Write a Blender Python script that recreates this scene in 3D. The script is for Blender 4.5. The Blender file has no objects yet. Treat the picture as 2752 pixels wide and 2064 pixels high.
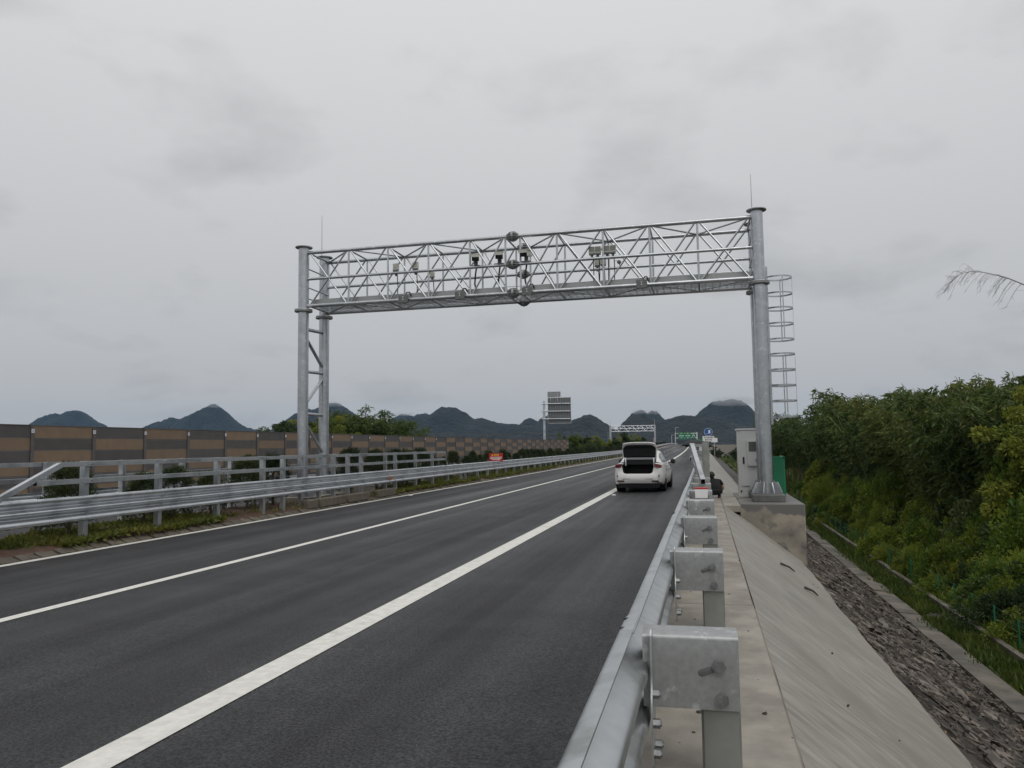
import bpy, bmesh, math, random
import numpy as np
from mathutils import Vector, Matrix, noise
R = math.radians
S = bpy.context.scene
COL = S.collection

# ------------------------------------------------------------------ camera
FPX, PCX, PCY, CAMH = 2085.0, 1376.0, 1032.0, 1.65          # photograph pixels
VP, HSL = (1893.0, 1192.0), -0.0145                          # road vanishing point, horizon slope
_f = Vector((VP[0]-PCX, VP[1]-PCY, FPX)).normalized()
_d = Vector((VP[0]-1000-PCX, VP[1]-1000*HSL-PCY, FPX))
_u = _f.cross(_d).normalized()
if _u.y > 0: _u = -_u
_r = _f.cross(_u).normalized()
if _r.x < 0: _r = -_r
CM = Matrix((_r, _f, _u))                                    # camera (x right, y down, z ahead) -> world
CAMPOS = Vector((0, 0, CAMH))
def ray(x, y): return CM @ Vector((x-PCX, y-PCY, FPX))
def onY(x, y, Y): d = ray(x, y); return CAMPOS + d*(Y/d.y)
def onZ(x, y, Z): d = ray(x, y); return CAMPOS + d*((Z-CAMH)/d.z)
cam = bpy.data.cameras.new('camera'); camo = bpy.data.objects.new('camera', cam); COL.objects.link(camo)
cam.sensor_width = 36; cam.lens = FPX/2752*36; cam.clip_start = .05; cam.clip_end = 20000
camo.matrix_world = Matrix.Translation(CAMPOS) @ (CM @ Matrix(((1,0,0),(0,-1,0),(0,0,-1)))).to_4x4()
S.camera = camo

# ------------------------------------------------------------------ sky, sun, exposure
SUN_EL, SUN_AZ = R(55), R(150)                               # high, soft, behind the cloud, behind the camera and to its right
W = bpy.data.worlds.new('World'); S.world = W; W.use_nodes = True
nt = W.node_tree; nt.nodes.clear()
def nd(t, ty, **k):
    n = t.nodes.new(ty)
    for a, b in k.items(): setattr(n, a, b)
    return n
def lk(t, a, b): t.links.new(a, b)
out = nd(nt, 'ShaderNodeOutputWorld'); bg = nd(nt, 'ShaderNodeBackground')
sky = nd(nt, 'ShaderNodeTexSky', sky_type='NISHITA', sun_disc=False)
sky.sun_elevation = SUN_EL; sky.sun_rotation = SUN_AZ; sky.dust_density = 4
tc = nd(nt, 'ShaderNodeTexCoord'); sx = nd(nt, 'ShaderNodeSeparateXYZ'); lk(nt, tc.outputs['Generated'], sx.inputs[0])
zz = nd(nt, 'ShaderNodeMath', operation='MAXIMUM'); lk(nt, sx.outputs[2], zz.inputs[0]); zz.inputs[1].default_value = 0
za = nd(nt, 'ShaderNodeMath', operation='ADD'); lk(nt, zz.outputs[0], za.inputs[0]); za.inputs[1].default_value = .22
vd = nd(nt, 'ShaderNodeVectorMath', operation='DIVIDE'); lk(nt, tc.outputs['Generated'], vd.inputs[0])
cz = nd(nt, 'ShaderNodeCombineXYZ')
for i in range(3): lk(nt, za.outputs[0], cz.inputs[i])
lk(nt, cz.outputs[0], vd.inputs[1])
n1 = nd(nt, 'ShaderNodeTexNoise'); n1.inputs['Scale'].default_value = 1.7; n1.inputs['Detail'].default_value = 9; n1.inputs['Roughness'].default_value = .55; n1.inputs['Distortion'].default_value = .25
lk(nt, vd.outputs[0], n1.inputs['Vector'])
mp = nd(nt, 'ShaderNodeMapping'); mp.inputs['Scale'].default_value = (1.9, 1.9, 4.2); mp.inputs['Location'].default_value = (3.1, .4, 2.2); lk(nt, tc.outputs['Generated'], mp.inputs[0])
n2 = nd(nt, 'ShaderNodeTexNoise'); n2.inputs['Scale'].default_value = 1.9; n2.inputs['Detail'].default_value = 9; n2.inputs['Roughness'].default_value = .55
lk(nt, mp.outputs[0], n2.inputs['Vector'])
mx = nd(nt, 'ShaderNodeMath', operation='MULTIPLY_ADD'); lk(nt, n2.outputs[0], mx.inputs[0]); mx.inputs[1].default_value = 1.05
lk(nt, n1.outputs[0], mx.inputs[2])
ramp = nd(nt, 'ShaderNodeValToRGB'); lk(nt, mx.outputs[0], ramp.inputs[0])
ramp.color_ramp.interpolation = 'LINEAR'
e = ramp.color_ramp.elements
e[0].position = .66; e[0].color = (.445, .45, .458, 1)
e[1].position = 1.38; e[1].color = (.59, .594, .603, 1)
grad = nd(nt, 'ShaderNodeMapRange'); lk(nt, zz.outputs[0], grad.inputs[0])   # overcast: brighter overhead
grad.inputs[1].default_value = 0; grad.inputs[2].default_value = 1.0; grad.inputs[3].default_value = .80; grad.inputs[4].default_value = 1.62
cm_ = nd(nt, 'ShaderNodeMix', data_type='RGBA', blend_type='MULTIPLY'); cm_.inputs[0].default_value = 1
lk(nt, ramp.outputs[0], cm_.inputs[6]); lk(nt, grad.outputs[0], cm_.inputs[7])
sc10 = nd(nt, 'ShaderNodeMix', data_type='RGBA', blend_type='MULTIPLY'); sc10.inputs[0].default_value = 1
lk(nt, sky.outputs[0], sc10.inputs[6]); sc10.inputs[7].default_value = (.06, .06, .06, 1)
mx2 = nd(nt, 'ShaderNodeMix', data_type='RGBA'); mx2.inputs[0].default_value = .96
lk(nt, sc10.outputs[2], mx2.inputs[6]); lk(nt, cm_.outputs[2], mx2.inputs[7])
lk(nt, mx2.outputs[2], bg.inputs[0]); bg.inputs[1].default_value = 1.0
lk(nt, bg.outputs[0], out.inputs[0])
sun = bpy.data.lights.new('sun', 'SUN'); sun.energy = 1.2; sun.angle = R(50); sun.color = (1, .97, .93)
suno = bpy.data.objects.new('sun', sun); COL.objects.link(suno)
sd = Vector((math.sin(SUN_AZ)*math.cos(SUN_EL), math.cos(SUN_AZ)*math.cos(SUN_EL), math.sin(SUN_EL)))
suno.rotation_euler = (-sd).to_track_quat('-Z', 'Y').to_euler(); suno.location = (0, 0, 60)
vs = S.view_settings; vs.view_transform = 'Standard'; vs.look = 'None'; vs.gamma = 1; vs.exposure = 0.0; vs.use_curve_mapping = False

# ------------------------------------------------------------------ road line: shift and rise with distance
def xs(Y): return -2.3e-5*Y*Y if Y > 0 else 0
def sm(a, b, t): t = min(1, max(0, (t-a)/(b-a))); return t*t*(3-2*t)
def zc(Y): return 1.2*sm(90, 330, Y) - 6*sm(560, 900, Y)
def road(X): return .01*X
def wp(X, Y, Z=0): return Vector((X+xs(Y), Y, Z+zc(Y)))

# ------------------------------------------------------------------ mesh helpers
class MB:
    def __init__(s): s.v = []; s.f = []; s.m = []
    def add(s, v, f, m=0):
        o = len(s.v); s.v += [tuple(p) for p in v]; s.f += [tuple(i+o for i in q) for q in f]; s.m += [m]*len(f); return s
    def box(s, c, d, rot=None, m=0):
        h = [x/2 for x in d]; P = [Vector((sx*h[0], sy*h[1], sz*h[2])) for sx in (-1,1) for sy in (-1,1) for sz in (-1,1)]
        if rot is not None: P = [rot @ p for p in P]
        c = Vector(c)
        return s.add([p+c for p in P], [(0,1,3,2),(4,6,7,5),(0,4,5,1),(2,3,7,6),(0,2,6,4),(1,5,7,3)], m)
    def tube(s, a, b, r, n=8, r2=None, cap=True, m=0, tw=0):
        a, b = Vector(a), Vector(b); r2 = r if r2 is None else r2
        d = (b-a)
        if d.length < 1e-6: return s
        d.normalize(); t = Vector((0,0,1)) if abs(d.z) < .95 else Vector((0,1,0))
        x = d.cross(t).normalized(); y = x.cross(d)
        A = [a+(x*math.cos(6.28318*i/n+tw)+y*math.sin(6.28318*i/n+tw))*r for i in range(n)]
        B = [b+(x*math.cos(6.28318*i/n+tw)+y*math.sin(6.28318*i/n+tw))*r2 for i in range(n)]
        F = [(i, (i+1) % n, n+(i+1) % n, n+i) for i in range(n)]
        if cap: F += [tuple(range(n-1, -1, -1)), tuple(range(n, 2*n))]
        return s.add(A+B, F, m)
    def path(s, P, r, n=6, m=0, taper=1.0):
        P = [Vector(p) for p in P]; L = len(P)
        for i in range(L-1):
            s.tube(P[i], P[i+1], r*(1+(taper-1)*i/(L-1)), n, r*(1+(taper-1)*(i+1)/(L-1)), True, m)
        return s
    def sweep(s, prof, Ys, fn, m=0, close=True, caps=True):
        """profile list of (a,b); fn(a,b,Y)->point; swept along Ys"""
        n = len(prof); V = []; F = []
        for Y in Ys: V += [fn(a, b, Y) for a, b in prof]
        for j in range(len(Ys)-1):
            for i in range(n if close else n-1):
                k = (i+1) % n
                F.append((j*n+i, j*n+k, (j+1)*n+k, (j+1)*n+i))
        if caps and close: F += [tuple(range(n-1, -1, -1)), tuple(range((len(Ys)-1)*n, len(Ys)*n))]
        return s.add(V, F, m)
    def lathe(s, prof, c, n=16, m=0, ax='z'):
        V = []; F = []; c = Vector(c)
        for r, z in prof:
            for i in range(n):
                a = 6.28318*i/n
                p = (r*math.cos(a), r*math.sin(a), z) if ax == 'z' else ((z, r*math.cos(a), r*math.sin(a)) if ax == 'x' else (r*math.sin(a), z, r*math.cos(a)))
                V.append(c+Vector(p))
        for j in range(len(prof)-1):
            for i in range(n): F.append((j*n+i, j*n+(i+1) % n, (j+1)*n+(i+1) % n, (j+1)*n+i))
        F += [tuple(range(n-1, -1, -1)), tuple(range((len(prof)-1)*n, len(prof)*n))]
        return s.add(V, F, m)
    def mesh(s, name, mats, smooth=True, ang=38, off=None):
        me = bpy.data.meshes.new(name)
        v = s.v if off is None else [(p[0]-off[0], p[1]-off[1], p[2]-off[2]) for p in s.v]
        me.from_pydata(v, [], s.f)
        for mt in (mats if isinstance(mats, (list, tuple)) else [mats]): me.materials.append(mt)
        if any(s.m): me.polygons.foreach_set('material_index', s.m)
        bm = bmesh.new(); bm.from_mesh(me); bmesh.ops.recalc_face_normals(bm, faces=bm.faces); bm.to_mesh(me); bm.free()
        if smooth:
            me.polygons.foreach_set('use_smooth', [True]*len(me.polygons)); me.set_sharp_from_angle(angle=R(ang))
        me.update(); return me
def wloc(p):
    v = Vector((0,0,0))
    while p is not None: v = v+p.location; p = p.parent
    return v
def link(name, me, parent=None, loc=(0,0,0), rot=None, sc=None):
    o = bpy.data.objects.new(name, me); COL.objects.link(o); o.location = loc
    if rot is not None: o.rotation_euler = rot
    if sc is not None: o.scale = sc
    if parent is not None: o.parent = parent
    return o
def part(name, mb, mat, parent=None, smooth=True, ang=38, bevel=0, kind=None, label=None):
    off = wloc(parent) if parent is not None else None
    o = link(name, mb.mesh(name, mat, smooth, ang, off), parent)
    if bevel:
        b = o.modifiers.new('bevel', 'BEVEL'); b.width = bevel; b.segments = 2; b.limit_method = 'ANGLE'
    if kind: o['kind'] = kind
    if label: o['label'] = label
    return o
def tag(o, label, cat, group=None):
    o['label'] = label; o['category'] = cat
    if group: o['group'] = group
    return o
def thing(name, label, cat, loc=(0,0,0), group=None, rz=0):
    o = link(name, None, None, loc, (0,0,rz)); return tag(o, label, cat, group)
def solo(name, mb, mat, label, cat, base=None, group=None, bevel=0, ang=38):
    """a thing that is one mesh, origin at its base"""
    base = Vector(base) if base is not None else Vector(mb.v[0])
    o = link(name, mb.mesh(name, mat, True, ang, base), None, base)
    if bevel:
        b = o.modifiers.new('bevel', 'BEVEL'); b.width = bevel; b.segments = 2; b.limit_method = 'ANGLE'
    return tag(o, label, cat, group)
def struct(name, mb, mat, smooth=True, ang=38, kind='structure'):
    o = link(name, mb.mesh(name, mat, smooth, ang)); o['kind'] = kind; return o
def kids(o): return [c for c in o.children]
def dup(o, loc, rz=0, sc=1, label=None, group=None, parent=None):
    c = o.copy(); COL.objects.link(c); c.parent = parent
    if parent is None:
        c.location = loc; c.rotation_euler = (0, 0, rz); c.scale = (sc,)*3 if not isinstance(sc, tuple) else sc
        if label: c['label'] = label
        if group: c['group'] = group
    for ch in kids(o): dup(ch, None, parent=c)
    return c
def chaikin(P, k=2, closed=False):
    for _ in range(k):
        Q = [] if closed else [P[0]]
        n = len(P)
        for i in range(n if closed else n-1):
            a, b = P[i], P[(i+1) % n]
            Q += [tuple(.75*x+.25*y for x, y in zip(a, b)), tuple(.25*x+.75*y for x, y in zip(a, b))]
        if not closed: Q.append(P[-1])
        P = Q
    return P
def shell(prof, t):
    """open profile -> closed thin strip of thickness t"""
    n = len(prof); Q = []
    for i, p in enumerate(prof):
        a = prof[max(0, i-1)]; b = prof[min(n-1, i+1)]
        dx, dy = b[0]-a[0], b[1]-a[1]; l = math.hypot(dx, dy) or 1
        Q.append((p[0]-dy/l*t, p[1]+dx/l*t))
    return list(prof)+Q[::-1]

# ------------------------------------------------------------------ materials
def mat(name, c1, c2=None, rough=.6, metal=0., scale=6., detail=5., lo=.35, hi=.65, bump=0., bscale=None, spec=.5, coord='Position', stretch=None, c3=None, s3=1.2, lo3=.5, hi3=.62, rvar=0., objvar=0., coat=0.):
    m = bpy.data.materials.new(name); m.use_nodes = True; t = m.node_tree; b = t.nodes['Principled BSDF']
    b.inputs['Roughness'].default_value = rough; b.inputs['Metallic'].default_value = metal; b.inputs['Specular IOR Level'].default_value = spec
    if coat: b.inputs['Coat Weight'].default_value = coat; b.inputs['Coat Roughness'].default_value = .05
    if c2 is None: c2 = tuple(x*.85 for x in c1)
    if coord == 'Position': g = nd(t, 'ShaderNodeNewGeometry').outputs['Position']
    else: g = nd(t, 'ShaderNodeTexCoord').outputs[coord]
    if stretch:
        mpn = nd(t, 'ShaderNodeMapping'); mpn.inputs['Scale'].default_value = stretch[:3]
        if len(stretch) > 3: mpn.inputs['Rotation'].default_value = stretch[3]
        lk(t, g, mpn.inputs[0]); gs = mpn.outputs[0]
    else: gs = g
    n = nd(t, 'ShaderNodeTexNoise'); n.inputs['Scale'].default_value = scale; n.inputs['Detail'].default_value = detail; lk(t, gs, n.inputs['Vector'])
    r = nd(t, 'ShaderNodeValToRGB'); lk(t, n.outputs[0], r.inputs[0])
    r.color_ramp.elements[0].position = lo; r.color_ramp.elements[0].color = (*c1, 1)
    r.color_ramp.elements[1].position = hi; r.color_ramp.elements[1].color = (*c2, 1)
    col = r.outputs[0]
    if c3 is not None:
        n3 = nd(t, 'ShaderNodeTexNoise'); n3.inputs['Scale'].default_value = s3; n3.inputs['Detail'].default_value = 6; n3.inputs['Roughness'].default_value = .6; lk(t, g, n3.inputs['Vector'])
        mr = nd(t, 'ShaderNodeMapRange'); lk(t, n3.outputs[0], mr.inputs[0]); mr.inputs[1].default_value = lo3; mr.inputs[2].default_value = hi3
        x = nd(t, 'ShaderNodeMix', data_type='RGBA'); lk(t, mr.outputs[0], x.inputs[0]); lk(t, col, x.inputs[6]); x.inputs[7].default_value = (*c3, 1)
        col = x.outputs[2]
    if objvar:
        oi = nd(t, 'ShaderNodeObjectInfo'); mr = nd(t, 'ShaderNodeMapRange'); lk(t, oi.outputs['Random'], mr.inputs[0]); mr.inputs[3].default_value = 1-objvar; mr.inputs[4].default_value = 1+objvar
        x = nd(t, 'ShaderNodeMix', data_type='RGBA', blend_type='MULTIPLY'); x.inputs[0].default_value = 1; lk(t, col, x.inputs[6]); lk(t, mr.outputs[0], x.inputs[7]); col = x.outputs[2]
    lk(t, col, b.inputs['Base Color'])
    if rvar:
        nr = nd(t, 'ShaderNodeTexNoise'); nr.inputs['Scale'].default_value = s3*.8; nr.inputs['Detail'].default_value = 5; lk(t, g, nr.inputs['Vector'])
        mr = nd(t, 'ShaderNodeMapRange'); lk(t, nr.outputs[0], mr.inputs[0]); mr.inputs[1].default_value = .35; mr.inputs[2].default_value = .65
        mr.inputs[3].default_value = max(.03, rough-rvar); mr.inputs[4].default_value = rough+rvar; lk(t, mr.outputs[0], b.inputs['Roughness'])
    if bump:
        nb = nd(t, 'ShaderNodeTexNoise'); nb.inputs['Scale'].default_value = bscale or scale*3; nb.inputs['Detail'].default_value = 4; lk(t, gs, nb.inputs['Vector'])
        bp = nd(t, 'ShaderNodeBump'); bp.inputs['Strength'].default_value = bump; bp.inputs['Distance'].default_value = .02; lk(t, nb.outputs[0], bp.inputs['Height']); lk(t, bp.outputs[0], b.inputs['Normal'])
    return m
GALV = mat('galvanised_steel', (.50,.52,.54), (.40,.415,.43), .32, .93, 3.5, 6, .3, .7, 0, None, c3=(.62,.64,.66), s3=9, lo3=.55, hi3=.7)
GALVN = mat('new_galvanised_steel', (.56,.58,.59), (.46,.48,.49), .33, .9, 9, 6, .3, .7, 0, None, c3=(.36,.37,.36), s3=3.5, lo3=.52, hi3=.66)
GALVW = mat('weathered_zinc_face', (.36,.37,.37), (.295,.30,.30), .46, .6, 30, 8, .35, .68, 0, None, c3=(.50,.51,.51), s3=11, lo3=.60, hi3=.68)
GALVP = mat('galvanised_post', (.33,.34,.32), (.24,.25,.23), .48, .6, 5, 5, .3, .7, 0, None, c3=(.36,.30,.2), s3=4.5, lo3=.66, hi3=.74)
GALVL = mat('barrier_steel', (.66,.68,.70), (.54,.56,.58), .33, .9, 2.5, 5, .3, .7, 0, None, c3=(.40,.42,.44), s3=1.6, lo3=.5, hi3=.65)
BOLTM = mat('dull_bolt_steel', (.27,.275,.28), (.19,.195,.20), .42, .7, 30)
DARKM = mat('dark_metal', (.045,.047,.05), (.03,.03,.033), .5, .3)
BLACK = mat('black_plastic', (.012,.012,.013), (.008,.008,.009), .55)
CABLE = mat('black_cable', (.01,.01,.01), None, .5)
def asphalt():
    m = bpy.data.materials.new('asphalt'); m.use_nodes = True; t = m.node_tree; b = t.nodes['Principled BSDF']; g = nd(t, 'ShaderNodeNewGeometry').outputs['Position']
    def noi(sc, det, rough=.55, st=None):
        n = nd(t, 'ShaderNodeTexNoise'); n.inputs['Scale'].default_value = sc; n.inputs['Detail'].default_value = det; n.inputs['Roughness'].default_value = rough
        if st: mpn = nd(t, 'ShaderNodeMapping'); mpn.inputs['Scale'].default_value = st; lk(t, g, mpn.inputs[0]); lk(t, mpn.outputs[0], n.inputs['Vector'])
        else: lk(t, g, n.inputs['Vector'])
        return n.outputs[0]
    def rng(x, a, b_, c, d): r = nd(t, 'ShaderNodeMapRange'); lk(t, x, r.inputs[0]); [setattr(r.inputs[i+1], 'default_value', v) for i, v in enumerate((a, b_, c, d))]; return r.outputs[0]
    def mul(a, b_): x = nd(t, 'ShaderNodeMath', operation='MULTIPLY'); lk(t, a, x.inputs[0]); lk(t, b_, x.inputs[1]); return x.outputs[0]
    grain = rng(noi(48, 3, .75), .40, .62, .35, 1.7)
    streak = rng(noi(1.0, 5, .6, (.75,.02,1)), .32, .68, .74, 1.3)
    blot = rng(noi(.6, 9, .68), .36, .64, .74, 1.28)
    cross = rng(noi(1.0, 4, .5, (.12,1.3,1)), .35, .65, .93, 1.07)
    v = mul(mul(grain, streak), mul(blot, cross)); x = nd(t, 'ShaderNodeMix', data_type='RGBA', blend_type='MULTIPLY'); x.inputs[0].default_value = 1; x.inputs[6].default_value = (.029,.029,.0305,1); lk(t, v, x.inputs[7]); lk(t, x.outputs[2], b.inputs['Base Color'])
    lk(t, rng(streak, .74, 1.3, .70, .42), b.inputs['Roughness']); b.inputs['Specular IOR Level'].default_value = .22
    bp = nd(t, 'ShaderNodeBump'); bp.inputs['Strength'].default_value = .8; bp.inputs['Distance'].default_value = .012; lk(t, noi(120, 3), bp.inputs['Height']); lk(t, bp.outputs[0], b.inputs['Normal']); return m
ASPH = asphalt()
WHITEP = mat('road_paint', (.66,.65,.60), (.52,.51,.47), .6, 0, 14, 8, .35, .75, .1, 120, c3=(.40,.39,.36), s3=2.6, lo3=.58, hi3=.75)
CONC = mat('pale_concrete', (.31,.28,.235), (.20,.18,.15), .55, 0, 4.5, 10, .3, .7, .12, 60, c3=(.155,.14,.115), s3=1.7, lo3=.50, hi3=.68, rvar=.15)
SLOPE = mat('brushed_concrete', (.30,.28,.248), (.17,.158,.138), .55, 0, 2.9, 14, .30, .72, .10, 60, stretch=(1.2,4.2,1.2,(0,0,R(-24))), c3=(.19,.176,.152), s3=.8, lo3=.48, hi3=.68, rvar=.12)
FOUND = mat('stained_concrete', (.30,.265,.21), (.15,.135,.115), .6, 0, 2.6, 9, .35, .68, .15, 40, c3=(.085,.085,.082), s3=1.5, lo3=.56, hi3=.64, rvar=.1)
def found_patch():
    t = FOUND.node_tree; b = t.nodes['Principled BSDF']; src = b.inputs['Base Color'].links[0].from_socket
    g = nd(t, 'ShaderNodeNewGeometry'); sp_ = nd(t, 'ShaderNodeSeparateXYZ'); lk(t, g.outputs['Position'], sp_.inputs[0])
    n = nd(t, 'ShaderNodeTexNoise'); n.inputs['Scale'].default_value = 1.3; n.inputs['Detail'].default_value = 8; lk(t, g.outputs['Position'], n.inputs['Vector'])
    a = nd(t, 'ShaderNodeMath', operation='MULTIPLY_ADD'); lk(t, n.outputs[0], a.inputs[0]); a.inputs[1].default_value = 1.1; lk(t, sp_.outputs[2], a.inputs[2])
    x2 = nd(t, 'ShaderNodeMath', operation='MULTIPLY_ADD'); lk(t, sp_.outputs[0], x2.inputs[0]); x2.inputs[1].default_value = .22; lk(t, a.outputs[0], x2.inputs[2])
    r = nd(t, 'ShaderNodeMapRange'); lk(t, x2.outputs[0], r.inputs[0]); r.inputs[1].default_value = .74; r.inputs[2].default_value = .80
    m = nd(t, 'ShaderNodeMix', data_type='RGBA'); lk(t, r.outputs[0], m.inputs[0]); lk(t, src, m.inputs[6]); m.inputs[7].default_value = (.125,.12,.112,1); lk(t, m.outputs[2], b.inputs['Base Color'])
found_patch()
PLINTH = mat('damp_concrete', (.13,.13,.125), (.085,.085,.083), .42, 0, 4, 8, .35, .68, .15, 40, rvar=.15)
KERBT = mat('kerb_stone', (.125,.105,.078), (.065,.055,.042), .75, 0, 7, 7, .3, .7, .3, 50, objvar=.22, c3=(.085,.09,.05), s3=2.2, lo3=.55, hi3=.7)
SOIL = mat('red_soil', (.095,.048,.028), (.05,.03,.02), .9, 0, 6, 8, .3, .7, .6, 25)
DSOIL = mat('dark_soil', (.055,.045,.035), (.025,.021,.017), .7, 0, 5, 8, .3, .7, .7, 25)
GRND = mat('grassy_ground', (.045,.065,.02), (.07,.075,.028), .9, 0, .35, 8, .3, .7, .6, 5, c3=(.03,.045,.014), s3=.08, lo3=.45, hi3=.6)
STONE = mat('rubble_stone', (.17,.145,.12), (.045,.038,.03), .6, 0, 3.5, 6, .34, .62, .3, 30, c3=(.30,.22,.13), s3=2.3, lo3=.66, hi3=.72)
PATHC = mat('wet_path_concrete', (.16,.138,.112), (.06,.053,.042), .5, 0, 1.6, 9, .33, .66, .2, 30, c3=(.07,.068,.05), s3=.9, lo3=.55, hi3=.66, rvar=.15)
GREYPAN = mat('grey_acoustic_panel', (.115,.107,.103), (.096,.089,.085), .7, 0, 2, 4, .3, .7, objvar=.06)
BRNPAN = mat('brown_acoustic_panel', (.21,.148,.098), (.18,.126,.083), .75, 0, 2.5, 6, .3, .7, .2, 60, objvar=.06)
NBPOST = mat('grey_barrier_post', (.115,.105,.10), (.09,.082,.08), .65)
WHITE = mat('white_paint', (.75,.75,.74), (.70,.70,.69), .45, objvar=.03)
CABW = mat('cabinet_grey', (.58,.585,.57), (.54,.545,.53), .42, 0, 2.0, 6, .3, .7, c3=(.38,.38,.36), s3=3, lo3=.6, hi3=.75)
CABG = mat('cabinet_grille', (.16,.165,.165), (.12,.12,.12), .6)
GREENP = mat('green_sheet', (.012,.20,.095), (.010,.16,.075), .45, 0, 1.5, 5)
GREENF = mat('green_fence_paint', (.01,.15,.075), (.012,.11,.05), .5)
GSIGN = mat('green_sign', (.008,.20,.10), (.008,.18,.09), .5)
BSIGN = mat('blue_sign', (.012,.085,.32), (.012,.075,.28), .4)
RSIGN = mat('red_sign', (.42,.015,.015), (.36,.014,.014), .5)
YEL = mat('yellow_print', (.75,.50,.03), None, .5)
REDB = mat('red_reflector', (.50,.03,.03), (.42,.02,.02), .4)
ORANGE = mat('orange_reflector', (.45,.17,.02), (.30,.10,.015), .5)
CARW = mat('white_car_paint', (.74,.735,.71), (.72,.715,.69), .28, 0, 3, 4, c3=(.60,.565,.50), s3=2.2, lo3=.55, hi3=.8, coord='Object', coat=.4)
CARIN = mat('boot_lining', (.010,.010,.011), (.007,.007,.008), .9)
GLASS = mat('car_glass', (.035,.04,.045), (.03,.035,.04), .06, 0, spec=.8)
LAMPR = mat('tail_lamp', (.17,.008,.012), (.10,.006,.01), .15, coat=.5)
RUBBER = mat('tyre_rubber', (.014,.014,.014), None, .85)
RIMM = mat('wheel_rim', (.5,.5,.52), None, .3, .8)
SKIN = mat('skin', (.42,.26,.18), (.38,.23,.16), .55)
CLOTH = mat('black_cotton', (.011,.011,.012), (.008,.008,.009), .9)
HAIR = mat('black_hair', (.008,.008,.008), None, .6)
SHOE = mat('shoe_grey', (.06,.06,.062), None, .7)
UMB = mat('umbrella_fabric', (.022,.022,.025), (.016,.016,.018), .75)
BARK = mat('bark', (.10,.085,.065), (.06,.05,.04), .9, 0, 8, 6, bump=.4)
CULM = mat('bamboo_culm', (.10,.115,.04), (.16,.14,.06), .6, 0, 2, 4)
TWIG = mat('bare_twig', (.10,.09,.075), None, .8)
FLGLASS = mat('lamp_glass', (.42,.42,.36), (.34,.34,.29), .25)
CAMW = mat('camera_housing', (.62,.61,.56), (.56,.55,.50), .5)
BOXG = mat('junction_grey', (.13,.135,.135), (.11,.115,.115), .55)

def leafmat(name, a, b, c, trans=.38, ov=.75):
    m = bpy.data.materials.new(name); m.use_nodes = True; t = m.node_tree; pb = t.nodes['Principled BSDF']; o = t.nodes['Material Output']
    at = nd(t, 'ShaderNodeAttribute', attribute_name='tint'); oi = nd(t, 'ShaderNodeObjectInfo')
    ad = nd(t, 'ShaderNodeMath', operation='MULTIPLY_ADD'); lk(t, oi.outputs['Random'], ad.inputs[0]); ad.inputs[1].default_value = ov; lk(t, at.outputs['Fac'], ad.inputs[2])
    sb = nd(t, 'ShaderNodeMath', operation='SUBTRACT'); lk(t, ad.outputs[0], sb.inputs[0]); sb.inputs[1].default_value = ov/2
    r = nd(t, 'ShaderNodeValToRGB'); lk(t, sb.outputs[0], r.inputs[0])
    E = r.color_ramp.elements; E[0].color = (*a, 1); E[1].color = (*c, 1); x = E.new(.55); x.color = (*b, 1)
    lk(t, r.outputs[0], pb.inputs['Base Color']); pb.inputs['Roughness'].default_value = .55; pb.inputs['Specular IOR Level'].default_value = .3
    tr = nd(t, 'ShaderNodeBsdfTranslucent'); lk(t, r.outputs[0], tr.inputs[0]); ms = nd(t, 'ShaderNodeMixShader'); ms.inputs[0].default_value = trans
    lk(t, pb.outputs[0], ms.inputs[1]); lk(t, tr.outputs[0], ms.inputs[2]); lk(t, ms.outputs[0], o.inputs[0]); return m
L_BUSH = leafmat('bush_leaf', (.050,.098,.012), (.115,.175,.019), (.22,.245,.03))
L_BAMB = leafmat('bamboo_leaf', (.034,.066,.014), (.074,.112,.023), (.14,.155,.036))
L_TREE = leafmat('broadleaf', (.055,.092,.011), (.115,.155,.017), (.20,.215,.026))
L_DARK = leafmat('dark_broadleaf', (.028,.050,.018), (.050,.080,.024), (.085,.105,.032))
L_CYP = leafmat('cypress_leaf', (.022,.036,.016), (.040,.058,.022), (.075,.090,.030), .15)
L_GRASS = leafmat('grass_blade', (.045,.075,.014), (.085,.11,.02), (.15,.15,.03))
L_FEATH = leafmat('feathery_leaf', (.040,.062,.016), (.085,.108,.026), (.15,.155,.04), .38, .2)
L_HEDGE = leafmat('far_scrub', (.05,.08,.02), (.09,.12,.03), (.14,.15,.045))

# ================================================================== SETTING
rnd = random.Random(7)
def nz(x, y, z=0., s=1.): return noise.noise(Vector((x*s, y*s, z)))
YS = [-6, 0, 6, 12, 18, 24, 30, 40, 50, 60, 75, 90] + list(range(105, 345, 15)) + [370, 400, 450, 500, 560, 600, 650, 700, 760, 830, 900]
def ribbon(x0, x1, ys, z=0., nx=1, m=0, mb=None, zf=road):
    mb = mb or MB(); n = nx+1; V = []; F = []
    for Y in ys:
        for i in range(n):
            X = x0+(x1-x0)*i/nx; V.append(wp(X, Y, zf(X)+z))
    for j in range(len(ys)-1):
        for i in range(nx): F.append((j*n+i, j*n+i+1, (j+1)*n+i+1, (j+1)*n+i))
    return mb.add(V, F, m)
GZ = -3.7
g = MB(); g.add([(-7000,-300,GZ),(7000,-300,GZ),(7000,9000,GZ),(-7000,9000,GZ)], [(0,1,2,3)]); struct('ground', g, GRND, False)
emb = MB(); emb.sweep([(-33,GZ-.1),(-26.2,-.45),(-13.3,-.3),(-11.0,-.3),(.38,-.16),(2.30,-1.52),(5.52,-3.62),(5.6,GZ-.1)], YS, lambda a, b, Y: wp(a, Y, b), close=False)
struct('embankment', emb, DSOIL)
rd = struct('road', ribbon(-10.95, -.40, YS, 0, 6), ASPH)
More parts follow.
